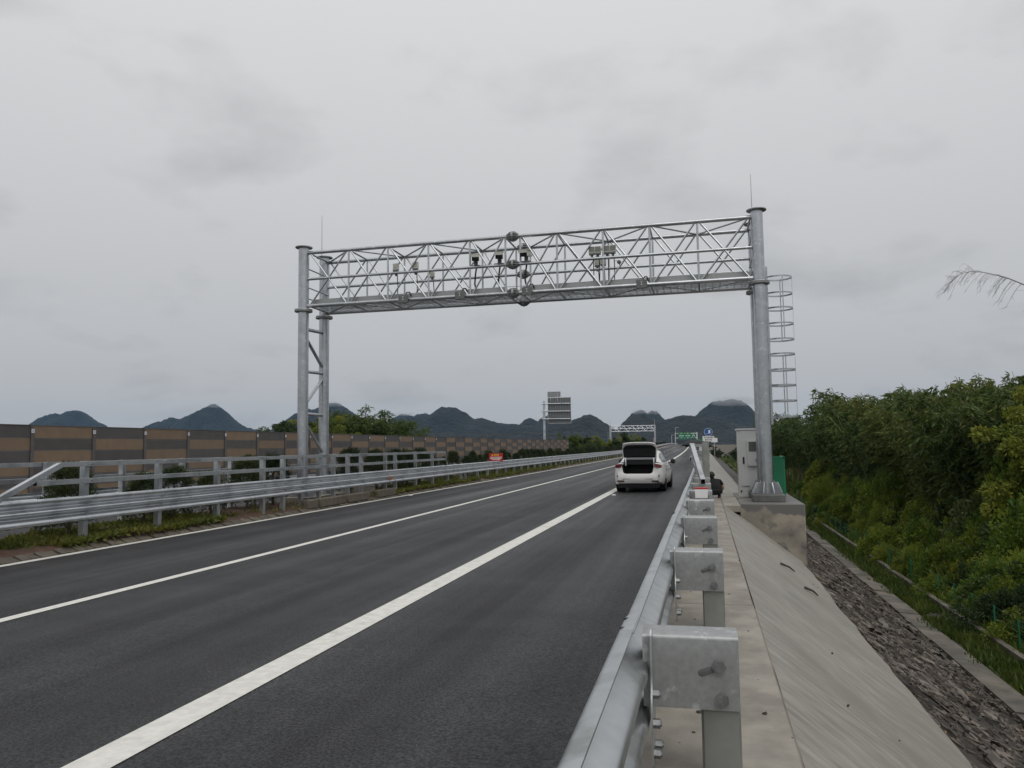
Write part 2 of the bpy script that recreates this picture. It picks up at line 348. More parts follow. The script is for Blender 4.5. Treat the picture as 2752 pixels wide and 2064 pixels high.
opp = struct('opposite_road', ribbon(-23.85, -13.25, YS, 0, 6), ASPH); 
def line(name, parent, x, w, ys): part(name, ribbon(x-w/2, x+w/2, ys, .005), WHITEP, parent, False)
line('edge_line', rd, -10.755, .19, YS); line('lane_line', rd, -7.12, .16, [y for y in YS if y <= 105]+[118]); line('shoulder_line', rd, -3.265, .27, YS)
for y in range(124, 400, 15): line('lane_dash', rd, -7.12, .16, [y, y+6])
line('edge_line', opp, -14.1, .16, YS); line('shoulder_line', opp, -21.6, .2, YS)
for y in range(14, 300, 15): line('lane_dash', opp, -17.85, .15, [y, y+6])
jt = MB(); jt.add([wp(-10.9,142,.009+road(-10.9)), wp(-.45,143.5,.009), wp(-.45,144.1,.009), wp(-10.9,142.6,.009+road(-10.9))], [(0,1,2,3)]); part('dark_cross_line', jt, DARKM, rd, False)  # narrow dark strip running across the carriageway

# road studs beside the lines
for i, (X, Y) in enumerate([(-3.0, 26.2), (-10.62, 27.2), (-10.62, 42)]):
    m = MB(); m.add([(X-.07,Y-.06,road(X)+.004),(X+.07,Y-.06,road(X)+.004),(X+.07,Y+.06,road(X)+.004),(X-.07,Y+.06,road(X)+.004),(X-.05,Y-.03,road(X)+.026),(X+.05,Y-.03,road(X)+.026),(X+.05,Y+.03,road(X)+.026),(X-.05,Y+.03,road(X)+.026)],
        [(0,1,5,4),(1,2,6,5),(2,3,7,6),(3,0,4,7),(4,5,6,7)])
    solo('road_stud', m, WHITE, ['white road stud beside the wide shoulder line behind the car','white road stud by the median kerb in front of the concrete blocks','white road stud by the median kerb past the drain ring'][i], 'road stud', (X,Y,road(X)))

# ---- median: soil bed, kerb stones
med = MB()
ym = [4+.8*i for i in range(70)]+list(range(62, 105, 6))+[y for y in YS if y > 104]
prof = [-11.08, -11.3, -11.6, -12.0, -12.4, -12.8, -13.1, -13.24]
V = []; F = []
for Y in ym:
    for k, X in enumerate(prof):
        h = .035+.05*nz(X*2, Y*.8, 3)+(.03 if 1 < k < 6 else 0)
        if k in (0, 7): h = -.14 if k == 7 else -.05
        V.append(wp(X, Y, h))
n = len(prof)
for j in range(len(ym)-1):
    for i in range(n-1): F.append((j*n+i, j*n+i+1, (j+1)*n+i+1, (j+1)*n+i))
med.add(V, F); struct('median_bed', med, SOIL)
kerb = link('median_kerb', None); kerb['kind'] = 'structure'
km = []
for k in range(3):
    q = MB(); j = lambda: rnd.uniform(-.012, .012)
    L = .37; P = [(-10.905,-.16),(-10.905,-.10),(-11.04,-.045),(-11.09,-.03),(-11.09,-.16)]
    q.sweep([(x+10.99+j(), z+j()) for x, z in P], [0, L/2-.01], lambda a, b, y: (a, y, b))
    q.sweep([(x+10.99+j(), z-.012+j()) for x, z in P], [L/2+.01, L], lambda a, b, y: (a, y, b))
    km.append(q.mesh('kerb_stone', KERBT))
for i in range(120):
    Y = 8.2+i*.40
    o = link('kerb_stone', km[i % 3], kerb, wp(-10.99+rnd.uniform(-.008,.008), Y, 0), (0, 0, rnd.uniform(-.03,.03)))
far = MB(); far.sweep([(-10.905,-.16),(-10.905,-.10),(-11.04,-.045),(-11.09,-.03),(-11.09,-.16)], [56.3]+[y for y in YS if y > 57], lambda a, b, Y: wp(a, Y, b)); part('far_kerb', far, KERBT, kerb, kind='stuff')
ok = MB(); ok.sweep([(-13.45,-.2),(-13.45,-.1),(-13.25,.02),(-13.2,.02),(-13.2,-.2)], YS, lambda a, b, Y: wp(a, Y, b)); struct('far_median_kerb', ok, KERBT)

# ---- right verge: concrete kerb slabs, slope, rubble, path
CZ = .153
kb = link('verge_kerb', None); kb['kind'] = 'structure'
y0 = -4.0; i = 0
while y0 < 300:
    L = 5.8 if y0 < 80 else 30
    q = MB(); q.sweep([(-.43,-.12),(-.43,CZ-.02),(-.41,CZ),(.385,CZ),(.405,CZ-.035),(.405,-.12)], [y0+.006, (y0+L/2), y0+L-.006], lambda a, b, Y: wp(a+(.003 if i % 2 else -.003), Y, b+(.004 if i % 3 else -.004)))
    part('kerb_slab', q, CONC, kb); y0 += L; i += 1
sl = MB(); ysl = [-4+.35*i for i in range(160)]+[y for y in range(54, 105, 5)]+[y for y in YS if y > 104]
V = []; F = []; n = 13
for Y in ysl:
    Y2 = Y; xe = 2.27+.10*nz(Y2*.9, 1.7)+.05*nz(Y2*3.1, 4)
    for i in range(n):
        t = i/(n-1); X = .408+(xe-.408)*t; Z = CZ-.012-.775*(X-.385)+.012*nz(X*2, Y2*1.4)
        V.append(wp(X, Y2, Z))
    V.append(wp(xe-.01, Y2, CZ-.775*(xe-.385)-.16)); 
m_ = n+1
for j in range(len(ysl)-1):
    for i in range(n): F.append((j*m_+i, j*m_+i+1, (j+1)*m_+i+1, (j+1)*m_+i))
sl.add(V, F); struct('concrete_slope', sl, SLOPE)
rub = MB()
for k in range(13000):
    Y = 3.5+38*rnd.random()**1.15; t = rnd.random()**.9; X = 2.15+3.4*t+(.45*rnd.random() if t > .9 else 0); Z = -1.42-2.1*(X-2.3)/3.22
    if rnd.random() < .25*t or (nz(X*1.1, Y*.6, 6) < -.08 and rnd.random() < .75): continue
    a = rnd.uniform(.02,.075)*(2.4 if rnd.random() < .07 else 1); L = a*rnd.uniform(1.2, 3.2); h = rnd.uniform(.012,.045)
    rot = Matrix.Rotation(rnd.gauss(.2,.5), 3, 'Z') @ Matrix.Rotation(.58+rnd.gauss(0,.12), 3, 'Y') @ Matrix.Rotation(rnd.gauss(0,.15), 3, 'X')
    c = Vector((X, Y, Z+.01)); P = [c+rot @ Vector((sx*L/2*rnd.uniform(.6,1), sy*a/2*rnd.uniform(.6,1), sz*h/2)) for sx in (-1,1) for sy in (-1,1) for sz in (-1,1)]
    rub.add(P, [(0,1,3,2),(4,6,7,5),(0,4,5,1),(2,3,7,6),(0,2,6,4),(1,5,7,3)])
o = struct('rubble', rub, STONE, False, kind='stuff'); o['label'] = 'dark broken stone rubble on the lower slope'; 
cr = MB()
for k in range(70):
    Y = 2.6+17*rnd.random()**1.5; X = rnd.uniform(-.2,.40) if rnd.random() < .85 else .40+1.8*rnd.random(); a = rnd.uniform(.003,.008)*(1.8 if rnd.random() < .12 else 1)
    Z = CZ if X < .39 else CZ-.775*(X-.385); c = Vector((X,Y,Z+a*.3)); rot = Matrix.Rotation(rnd.random()*6,3,'Z') @ Matrix.Rotation(rnd.random()*2,3,'X')
    P = [c+rot @ Vector((sx*a*rnd.uniform(.6,1.3), sy*a*rnd.uniform(.6,1.3), sz*a*.8)) for sx in (-1,1) for sy in (-1,1) for sz in (-1,1)]
    cr.add(P, [(0,1,3,2),(4,6,7,5),(0,4,5,1),(2,3,7,6),(0,2,6,4),(1,5,7,3)])
o = struct('soil_crumbs', cr, DSOIL, False, kind='stuff'); o['label'] = 'crumbs of dark soil on the kerb and slope'
# path slabs and toe wall
pth = link('path', None); pth['kind'] = 'structure'
y0 = 2; i = 0
while y0 < 70:
    L = rnd.uniform(1.3, 2.2); dz = rnd.uniform(-.02,.02)
    q = MB(); q.sweep([(5.48,-3.75),(5.48,-3.44+dz),(6.02,-3.48+dz),(6.05,-3.51+dz),(6.05,-3.75)], [y0+.01, y0+L-.01], lambda a, b, Y: wp(a, Y, b)); part('slab', q, PATHC, pth); y0 += L
tw = link('toe_wall', None); tag(tw, 'low concrete channel wall running along the grass below the slope', 'wall'); tw.location = (7, 30, -3.6)
y0 = 2
while y0 < 75:
    L = rnd.uniform(2.4, 3.4); dx = rnd.uniform(-.015,.015)
    q = MB(); q.sweep([(6.92+dx,-3.75),(6.92+dx,-3.36),(7.08+dx,-3.36),(7.08+dx,-3.75)], [y0, y0+L-.015], lambda a, b, Y: wp(a, Y, b)); part('wall_block', q, PATHC, tw, bevel=.01); y0 += L

# ---- hills (outlines seen against the sky give direction; distances are judged)
HILLM = mat('wooded_hill', (.0018,.0035,.0036), (.0075,.0115,.009), .95, 0, .05, 10, .34, .68, 1.0, .09, c3=(.010,.0145,.0105), s3=.008, lo3=.54, hi3=.66)
HILLM.node_tree.nodes['Bump'].inputs['Distance'].default_value = 9.0
def Zm(x0, y0, sc): return lambda a, b: (x0+a*sc, y0+b*sc)
q3 = Zm(780,800,600/1991.); q4 = Zm(0,1100,800/2212.); q6 = Zm(1400,1020,600/2212.)
def hill(name, P, D, ext=(.5,.5), seed=0, dep=1.5):
    Q = [onY(x, y, D) for x, y in P]
    xsn = [p.x for p in Q]; zsn = [p.z for p in Q]; w = xsn[-1]-xsn[0]
    xsn = [xsn[0]-w*ext[0]]+xsn+[xsn[-1]+w*ext[1]]; zsn = [GZ-8]+zsn+[GZ-8]
    hmax = max(zsn); NX = max(80, min(420, int((xsn[-1]-xsn[0])/5))); NV = 46
    gx = np.linspace(xsn[0], xsn[-1], NX); gz = np.interp(gx, xsn, zsn)
    V = []; F = []; dw = hmax*dep+60
    for j in range(NV):
        v = -1+2*j/(NV-1)
        for i in range(NX):
            x, h = gx[i], gz[i]
            y = D+v*dw
            fall = 1-abs(v)**1.25
            gul = 1+.16*nz(x/(hmax*.7), v*3+seed, seed)*(abs(v)*3 if abs(v) < .33 else 1)
            z = GZ-8+(h-GZ+8)*max(0, fall)*gul if abs(v) > 1e-6 else h
            z += (nz(x/17., y/17., seed)*3.6+nz(x/7., y/7., seed+5)*4.2)*(D/2200.)*(.8 if abs(v) < .05 else 1)
            V.append((x, y, z))
    for j in range(NV-1):
        for i in range(NX-1): F.append((j*NX+i, j*NX+i+1, (j+1)*NX+i+1, (j+1)*NX+i))
    m = MB(); m.add(V, F); return struct(name, m, HILLM)
HL = lambda z, L: [z(a, b) for a, b in L]
hill('hill', HL(q4, [(240,140),(265,120),(330,80),(390,35),(430,30),(465,42),(520,10),(570,3),(605,15),(640,55),(700,95),(770,135),(800,150)]), 2900, (.25,.25), 1)
hill('hill', HL(q4, [(1085,138),(1160,95),(1205,88),(1275,57),(1320,80),(1345,110),(1400,140)]), 2700, (.3,.3), 2)
hill('hill', HL(q4, [(1250,110),(1310,72),(1350,72),(1385,100)]), 3600, (.5,.5), 3)
hill('hill', HL(q4, [(1330,130),(1400,80),(1450,35),(1500,2),(1530,-13),(1560,-28),(1584,-44),(1608,-28),(1640,0),(1680,60),(1740,105),(1800,155)]), 2800, (.2,.2), 4)
hill('hill', HL(q4, [(1780,158),(1840,138),(1890,150),(1960,158),(2060,150)]), 3300, (.3,.3), 5)
hill('hill', HL(q3, [(-60,1120),(0,1085),(60,1035),(150,985),(200,1000),(240,990),(330,950),(390,935),(440,945),(500,985),(560,1030),(640,1080)]), 2500, (.2,.3), 6)
hill('hill', HL(q3, [(930,1060),(1000,1035),(1050,1045),(1100,1060),(1150,1040),(1200,1030),(1260,1045),(1330,1060)]), 3500, (.4,.4), 7)
hill('hill', HL(q3, [(860,1130),(930,1090),(1130,1060),(1250,1045),(1320,990),(1360,975),(1470,980),(1560,1025),(1640,1080),(1720,1070),(1810,1105),(1880,1120),(1990,1130),(2200,1140)]), 2000, (.25,.3), 8)
hill('hill', HL(q6, [(-40,470),(0,435),(40,395),(85,375),(120,390),(155,415),(200,450)]), 2300, (.3,.3), 9)
hill('hill', HL(q6, [(150,430),(220,370),(280,350),(340,370),(400,410)]), 2600, (.3,.3), 10)
hill('hill', HL(q6, [(330,420),(490,402),(550,390),(640,350),(690,345),(750,370),(830,430),(880,460),(930,500),(1000,540)]), 1600, (.35,.2), 11, 1.8)
hill('hill', HL(q6, [(960,480),(985,455),(1040,395),(1110,330),(1170,302),(1220,310),(1260,345),(1300,400),(1340,450)]), 2400, (.3,.3), 12)
hill('hill', HL(q6, [(1180,360),(1250,330),(1300,305),(1350,320),(1420,390),(1470,430)]), 2600, (.3,.3), 13)
hill('hill', HL(q6, [(930,520),(1040,420),(1110,365),(1200,330),(1250,345),(1330,400),(1430,398),(1520,370),(1600,350),(1680,355),(1730,370),(1850,380),(2000,410),(2300,470)]), 1700, (.3,.3), 14, 1.8)
hill('hill', HL(q6, [(1600,450),(1730,360),(1800,290),(1890,220),(2000,205),(2120,190),(2212,225),(2280,280),(2400,420)]), 2100, (.25,.3), 15)
hill('hill', [(400,1172),(760,1168),(1100,1165),(1500,1162),(1900,1158),(2300,1160),(3000,1150)], 1400, (.1,.1), 16, 3)
# low cloud caught on the tops
MIST = bpy.data.materials.new('mist'); MIST.use_nodes = True; t_ = MIST.node_tree; t_.nodes.remove(t_.nodes['Principled BSDF'])
pv = nd(t_, 'ShaderNodeVolumePrincipled'); pv.inputs['Color'].default_value = (.9,.92,.95,1); pv.inputs['Density'].default_value = .0075; pv.inputs['Anisotropy'].default_value = .2
lk(t_, pv.outputs[0], t_.nodes['Material Output'].inputs['Volume'])
def mist(px, py, D, rx, ry, rz):
    c = onY(px, py, D); m = MB(); V = []; F = []; nu, nv = 20, 10
    for j in range(nv+1):
        th = math.pi*j/nv
        for i in range(nu):
            ph = 6.28318*i/nu; k = 1+.25*nz(math.cos(ph)*2, math.sin(ph)*2, px+th)
            V.append((c.x+rx*k*math.sin(th)*math.cos(ph), c.y+ry*k*math.sin(th)*math.sin(ph), c.z+rz*k*math.cos(th)))
    for j in range(nv):
        for i in range(nu): F.append((j*nu+i, j*nu+(i+1) % nu, (j+1)*nu+(i+1) % nu, (j+1)*nu+i))
    m.add(V, F); o = link('mist', m.mesh('mist', MIST), None); o['kind'] = 'stuff'
mist(*q6(1165,318), 2360, 26, 40, 9); mist(*q6(1310,322), 2560, 30, 40, 9); mist(*q6(2110,215), 2050, 60, 60, 13); mist(*q3(385,955), 2460, 34, 50, 10); mist(*q3(1010,1042), 3470, 70, 50, 9); mist(*q4(1586,-26), 2770, 26, 40, 9)

# ================================================================== GUARDRAILS
def thrie(depth, h, k=2):
    P = [(.40,1),(.86,.985),(1,.95),(1,.87),(.80,.81),(.12,.735),(0,.70),(0,.65),(.12,.615),(.85,.56),(1,.53),(1,.47),(.85,.44),(.12,.385),(0,.35),(0,.30),(.12,.265),(.80,.19),(1,.13),(1,.05),(.86,.015),(.40,0)]
    P = [(a*depth, b*h) for a, b in P]
    return chaikin(P, k)
def hexbolt(r, h, ax):
    m = MB(); d = {'x': Vector((1,0,0)), 'y': Vector((0,-1,0)), 'z': Vector((0,0,1))}[ax]
    m.tube((0,0,0), d*h, r, 6); m.tube(d*h, d*h*1.25, r*.62, 8); return m.mesh('bolt', BOLTM, True, 30)
# ---- right-hand barrier beside the camera
RX = -.262
gr = thing('guardrail', 'long galvanised roadside guardrail with box spacers running past the camera on the right', 'guardrail', (0, 3.6, CZ))
prR = shell(thrie(.118, .60), .006)
secs = [(-2.4,3.80),(3.42,9.62),(9.28,15.4),(15.0,20.6)]+[(20.3+5.8*i, 26.4+5.8*i) for i in range(13)]
for i, (a, b) in enumerate(secs):
    e_ = .007*(len(secs)-i) if i < 4 else .014*(i % 2)
    e_ = [.016,.010,.004,-.002][i] if i < 4 else (.004 if i % 2 else -.002)
    q = MB(); q.sweep(prR, [a, a+.02, (a+b)/2, b-.02, b], lambda p, z, Y: wp(RX-p-e_, Y, .236+z+e_*.5)); part('beam', q, GALVN, gr, ang=50)
q = MB(); q.sweep(shell(thrie(.118, .60, 1), .006), [95.6]+[y for y in YS if 96 < y < 600], lambda p, z, Y: wp(RX-p, Y, .236+z)); part('far_beam', q, GALVN, gr, kind='stuff')
hexX = hexbolt(.021, .028, 'x'); hexY = hexbolt(.030, .022, 'y')
blkY = [.72, 3.6, 6.48, 9.44, 12.13, 14.75, 17.3]
tallY = [20.1+1.95*i for i in range(11)]
farY = [44+3*i for i in range(24)]
# spacer box: folded sheet with rounded top corners, elongated slot, open ends
bq = MB()
sec = chaikin([(0,0),(0,.292),(.004,.312),(.024,.318),(.176,.318),(.196,.312),(.2,.292),(.2,0)], 1)
inn = [(min(max(y,.007),.193), z if z < .2 else z-.006) for y, z in sec]
nS = len(sec); V = [(-.30,y,z) for y, z in sec]+[(.115,y,z) for y, z in sec]
bq.add(V, [(i, i+1, nS+i+1, nS+i) for i in range(nS-1)]+[tuple(range(nS)), tuple(range(2*nS-1, nS-1, -1))])
BLK = bq.mesh('spacer_box', GALVW, True, 50)
slotm = MB()
P = []
for i in range(16):
    a = 6.28318*i/16; cx = .042 if math.cos(a) > 0 else -.042
    P.append((cx+.016*math.cos(a), .016*math.sin(a)))
ca, sa = math.cos(.36), math.sin(.36)
P = [(x*ca-z*sa, x*sa+z*ca) for x, z in P]
slotm.add([(x, 0, z) for x, z in P]+[(x*.93, -.0035, z*.86) for x, z in P], [tuple(range(16)), tuple(range(31, 15, -1))]+[(i, (i+1) % 16, 16+(i+1) % 16, 16+i) for i in range(16)])
SLOT = slotm.mesh('slot', BOXG)
pq = MB(); pr = chaikin([(-.085,-.085),(.085,-.085),(.085,.085),(-.085,.085)], 1, True)
pr = chaikin([(-.085+.0,-.07),(-.07,-.085),(.07,-.085),(.085,-.07),(.085,.07),(.07,.085),(-.07,.085),(-.085,.07)], 1, True)
pq.sweep(pr, [-.35, .56], lambda a, b, z: (a, b, z)); PST = pq.mesh('post', GALVP, True, 30)
pq = MB(); pq.sweep(pr, [-.35, 1.53], lambda a, b, z: (a, b, z)); PSTT = pq.mesh('post', GALVP, True, 30)
pl = MB(); V = chaikin([(-.04,0),(-.10,.05),(-.09,.3),(-.04,.36),(-.05,.56),(0,.60),(.05,.56),(.05,.36),(.09,.3),(.10,.05),(.04,0)], 1, True)
pl.add([(0,y,z) for y, z in V]+[(.008,y,z) for y, z in V], [tuple(range(len(V))), tuple(range(2*len(V)-1, len(V)-1, -1))]+[(i, (i+1) % len(V), len(V)+(i+1) % len(V), len(V)+i) for i in range(len(V))])
PLT = pl.mesh('bearing_plate', GALVN)
mort = []
for k in range(3):
    q = MB(); V = [(0,0,.012)]
    for i in range(14):
        a = 6.28318*i/14; r = .125*(1+.35*nz(math.cos(a)*1.3, math.sin(a)*1.3, k*3.7+.5)); V.append((r*math.cos(a)*1.15, r*math.sin(a), .0015))
    q.add(V, [(0, 1+i, 1+(i+1) % 14) for i in range(14)]); mort.append(q.mesh('mortar', DSOIL))
for i, Y in enumerate(blkY+tallY+farY):
    z0 = CZ-.05 if Y > 45 else CZ
    P0 = wp(0, Y, 0)-Vector((0,3.6,CZ))
    jy = rnd.uniform(-.02,.02)
    p_ = link('post', PSTT if Y in tallY else PST, gr, P0+Vector((.032,.105,CZ)))
    b_ = link('spacer_box', BLK, gr, P0+Vector((0, 0, .484+rnd.uniform(-.006,.006))), (0,0,rnd.uniform(-.012,.012)))
    if Y < 30:
        link('slot', SLOT, b_, (-.005,-.001,.172)); link('bolt', hexY, b_, (.030,-.004,.188), (0,rnd.random(),0)); link('bolt', hexY, b_, (.040,-.004,.048), (0,rnd.random(),0))
        pt = link('bearing_plate', PLT, gr, P0+Vector((-.262,-.03,.24)))
        for yy, zz_ in ((-.045,.325),(.05,.325),(-.045,.20),(-.05,.075),(.06,.075)): link('bolt', hexX, pt, (.008,yy,zz_))
        link('mortar', mort[i % 3], gr, P0+Vector((.032,.1,CZ+.001)), (0,0,rnd.random()*6))
    # splice bolts on the beam top are only seen on the nearest joints
for Y in (3.55, 3.74, 9.36, 9.52):
    m = MB(); m.box((RX-.108, Y, .836), (.05,.012,.01), Matrix.Rotation(.5,3,'Z')); part('splice_slot', m, DARKM, gr)
# raised two-rail section near the gantry
def hollow(mb, a, b, w, h):
    a, b = Vector(a), Vector(b); d = (b-a).normalized(); s_ = d.cross(Vector((0,0,1))).normalized(); u_ = s_.cross(d)
    for ws, hs, m in ((w,h,0),):
        P = [(-ws/2,-hs/2),(ws/2,-hs/2),(ws/2,hs/2),(-ws/2,hs/2)]
        V = [a+s_*x+u_*y for x, y in P]+[b+s_*x+u_*y for x, y in P]
        I = [a+s_*x*.86+u_*y*.86 for x, y in P]+[b+s_*x*.86+u_*y*.86 for x, y in P]
        F = [(i, (i+1) % 4, 4+(i+1) % 4, 4+i) for i in range(4)]
        F += [(8+i, 8+(i+1) % 4, 12+(i+1) % 4, 12+i) for i in range(4)]
        F += [(i, (i+1) % 4, 8+(i+1) % 4, 8+i) for i in range(4)]+[(4+i, 4+(i+1) % 4, 12+(i+1) % 4, 12+i) for i in range(4)]
        mb.add(V+I, F)
for z in (1.60, 1.26):
    for a, b in ((19.75,25.4),(25.41,31),(31.01,36.2),(36.21,40.2)):
        q = MB(); hollow(q, wp(-.30,a,z), wp(-.30,b,z), .115, .115); part('upper_rail', q, GALVL, gr)
q = MB(); hollow(q, (-.30,19.8,1.605), (-.055,17.05,.84), .10, .125); part('end_rail', q, GALVL, gr, label='sloping square end rail leading down to the beam')
q = MB(); hollow(q, (-.30,19.8,1.26), (-.10,18.4,.90), .09, .09); part('end_rail', q, GALVL, gr)
for Y in tallY:
    for z in (1.60, 1.26):
        q = MB(); q.box((-.145, Y+.1, z), (.20, .12, .08)); part('rail_bracket', q, GALVW, gr)
dl = thing('delineator_box', 'small white reflective box with a red band on the guardrail post before the car', 'delineator', (-.085,14.6,.64))
q = MB(); q.box((-.085,14.62,.745), (.228,.13,.165)); part('housing', q, WHITE, dl, bevel=.008)
q = MB(); q.box((-.085,14.62,.842), (.234,.136,.026)); part('red_band', q, REDB, dl)
q = MB(); q.box((-.085,14.64,.645), (.222,.11,.036)); part('bracket', q, GALVW, dl)

# ---- median barriers (two rows) with raised rails at the gantry
def median_rail(root, X, sgn, posts, lowY, upY, endY, bolts, topz):
    pr_ = shell(thrie(.085, .45, 1), .004); fx = X+sgn*.075
    ys = [lowY+4*i for i in range(int((100-lowY)/4))]
    for a in ys:
        q = MB(); q.sweep(pr_, [a, a+4.12], lambda p, z, Y: wp(fx+sgn*(p+(.003 if int(a/4) % 2 else 0)), Y, .405+z)); part('beam', q, GALVL, root, ang=50)
    q = MB(); q.sweep(pr_, [ys[-1]+4.1]+[y for y in YS if 104 < y < 620], lambda p, z, Y: wp(fx+sgn*p, Y, .405+z)); part('far_beam', q, GALVL, root, kind='stuff')
    pm = {}
    for h in (.80, topz):
        m = MB(); m.box((0,0,h/2-.2), (.112,.112,h+.4)); pm[h] = m.mesh('post', GALVL)
    hb = hexbolt(.016, .02, 'x')
    off = wloc(root)
    bk = MB(); bk.box((0,0,0), (.10,.09,.30)); bkm = bk.mesh('spacer', GALVL)
    for i, Y in enumerate(posts):
        tall = upY < Y < endY
        link('post', pm[topz if tall else .80], root, wp(X, Y, 0)-off, (0,0,rnd.uniform(-.02,.02)))
        if Y < 60:
            link('spacer', bkm, root, wp(X+sgn*.045, Y, .62)-off)
        if bolts and Y < 45:
            for z in (.405+.45*.675, .405+.45*.325): link('bolt', hb, root, wp(fx+sgn*.002, Y, z)-off, (0,0,0 if sgn > 0 else math.pi))
    for z in (topz-.05, topz-.36):
        a = upY-(.5 if z < 1.3 else 0); edges = [a]+[y for y in (15.4,19.6,23.4,27.2,30.6) if y > a+1]+[endY]
        for s_, e_ in zip(edges[:-1], edges[1:]):
            q = MB(); hollow(q, wp(X+sgn*.12,s_+.006,z), wp(X+sgn*.12,e_-.006,z), .09, .085); part('upper_rail', q, GALVL, root)
        for Y in posts:
            if bolts and upY < Y < endY: link('bolt', hb, root, wp(X+sgn*.165, Y, z)-off, (0,0,0 if sgn > 0 else math.pi))
    q = MB(); hollow(q, (X+sgn*.12,upY+.04,topz-.05), (X+sgn*.10,upY-1.75,.66), .09, .09); part('end_rail', q, GALVL, root)
    q = MB(); hollow(q, wp(X+sgn*.12,endY-.02,topz-.05), wp(X+sgn*.10,endY+.42,.86), .05, .05); part('end_rail', q, GALVL, root)
LP = [6.2,8.2,10.2,12.23,14.26,16.31,18.27,19.28,20.25,21.33,22.28,23.29,24.31,26.36,27.3,29.4,31.38,33.44,35.4,36.1,38.2,40.1]+[42.1+2*i for i in range(60)]
ml = thing('guardrail', 'galvanised median guardrail along the left edge line, nearer of the two rows', 'guardrail', (-11.25, 20, 0))
median_rail(ml, -11.25, 1, LP, 5.0, 11.5, 32.7, True, 1.49)
mo = thing('guardrail', 'galvanised median guardrail of the opposite carriageway, seen behind the cypress shrubs', 'guardrail', (-12.95, 20, 0))
OP = [8.9+2.1*i for i in range(60)]
median_rail(mo, -12.95, -1, OP, 5.6, 10.9, 31.5, False, 1.47)
for i, (Y, w) in enumerate([(26.5,.13),(61,.12),(95,.12)]):
    q = MB(); c = wp(-11.25+.075+.07, Y, .55); q.add([c+Vector((0,-.06,-.06)), c+Vector((0,.06,-.06)), c+Vector((0,.06,.06)), c+Vector((0,-.06,.06)), c+Vector((.06,-.04,-.03)), c+Vector((.06,.05,-.03)), c+Vector((.06,.05,.05)), c+Vector((.06,-.04,.05))], [(0,1,5,4),(1,2,6,5),(2,3,7,6),(3,0,4,7),(4,5,6,7),(0,3,2,1)])
    solo('reflector', q, ORANGE, ['rusty orange reflector on the median beam in front of the raised rails','small orange reflector on the median beam beyond the red sign','farthest small orange reflector on the median beam'][i], 'reflector', c)
# red warning board on the median rail
rs = thing('warning_sign', 'small red warning board with white lettering standing on the median rail', 'sign', (-11.4,42.2,.8))
q = MB(); q.box((-11.4,42.3,1.05), (.80,.03,.44)); part('board', q, RSIGN, rs, bevel=.01)
q = MB(); q.box((-11.4,42.34,.55), (.05,.04,1.2)); part('post', q, GALVL, rs)
q = MB(); y = 42.281; q.add([(-11.66,y,1.13),(-11.54,y,1.13),(-11.60,y,1.24)], [(0,1,2)]); part('yellow_triangle', q, YEL, rs, False)
def text(s, size, loc, m, parent, rotz=0, name='lettering', align='CENTER', sx=1.0):
    c = bpy.data.curves.new(name, 'FONT'); c.body = s; c.size = size; c.align_x = align; c.align_y = 'CENTER'; c.extrude = .002; c.offset = size*.012
    o = bpy.data.objects.new(name, c); COL.objects.link(o); dg = bpy.context.evaluated_depsgraph_get(); me = bpy.data.meshes.new_from_object(o.evaluated_get(dg))
    bpy.data.objects.remove(o); me.materials.clear(); me.materials.append(m); me.name = name
    o = bpy.data.objects.new(name, me); COL.objects.link(o); o.rotation_euler = (R(90), 0, rotz); o.scale = (sx,1,1)
    o.parent = parent; o.location = Vector(loc)-wloc(parent); return o
q = MB()
for z, w in ((1.055,.62),(.985,.66),(.92,.46)):
    x = -11.4-w/2
    while x < -11.4+w/2: 
        ww = rnd.uniform(.035,.055); q.box((x+ww/2, 42.283, z), (ww,.002,.042)); x += ww+.016
part('lettering', q, WHITE, rs, False)
q = MB(); [q.box((-11.46+.1*k, 42.283, 1.18), (.075,.002,.075)) for k in range(3)]; part('heading', q, YEL, rs, False)

# ---- noise barrier beyond the opposite carriageway
nb = thing('noise_barrier', 'long brown and grey chequered noise barrier beyond the opposite carriageway', 'noise barrier', (-24.1, 60, -.3))
rowh = .455; topz = 2.66
pg = MB()
for k in range(12):
    z = k*rowh/12; pg.box((0,1.42,z+rowh/24), (.06 if k % 2 else .085, 2.84, rowh/12-.0005))
PG = pg.mesh('panel', GREYPAN, False)
pb_ = MB(); pb_.box((0,1.42,rowh/2), (.075,2.84,rowh-.012)); PB = pb_.mesh('panel', BRNPAN, False)
pn = MB(); pn.box((.0,0,1.62), (.05,.13,3.3)); pn.box((.075,0,1.62), (.012,.15,3.3)); pn.box((-.075,0,1.62), (.012,.15,3.3)); PN = pn.mesh('post', NBPOST, False)
tgm = MB(); tgm.box((0,0,0), (.008,.13,.14)); TG = tgm.mesh('number_plate', WHITE, False)
tk = MB(); tk.box((0,0,.035), (.002,.07,.012)); tk.box((0,-.03,0), (.002,.012,.07)); tk.box((0,.03,0), (.002,.012,.07)); tk.box((0,0,-.01), (.002,.06,.012)); TK = tk.mesh('plate_mark', BSIGN, False)
cp = MB()
off = wloc(nb); NBX = -24.0; NB0 = 23.5-2.972*3
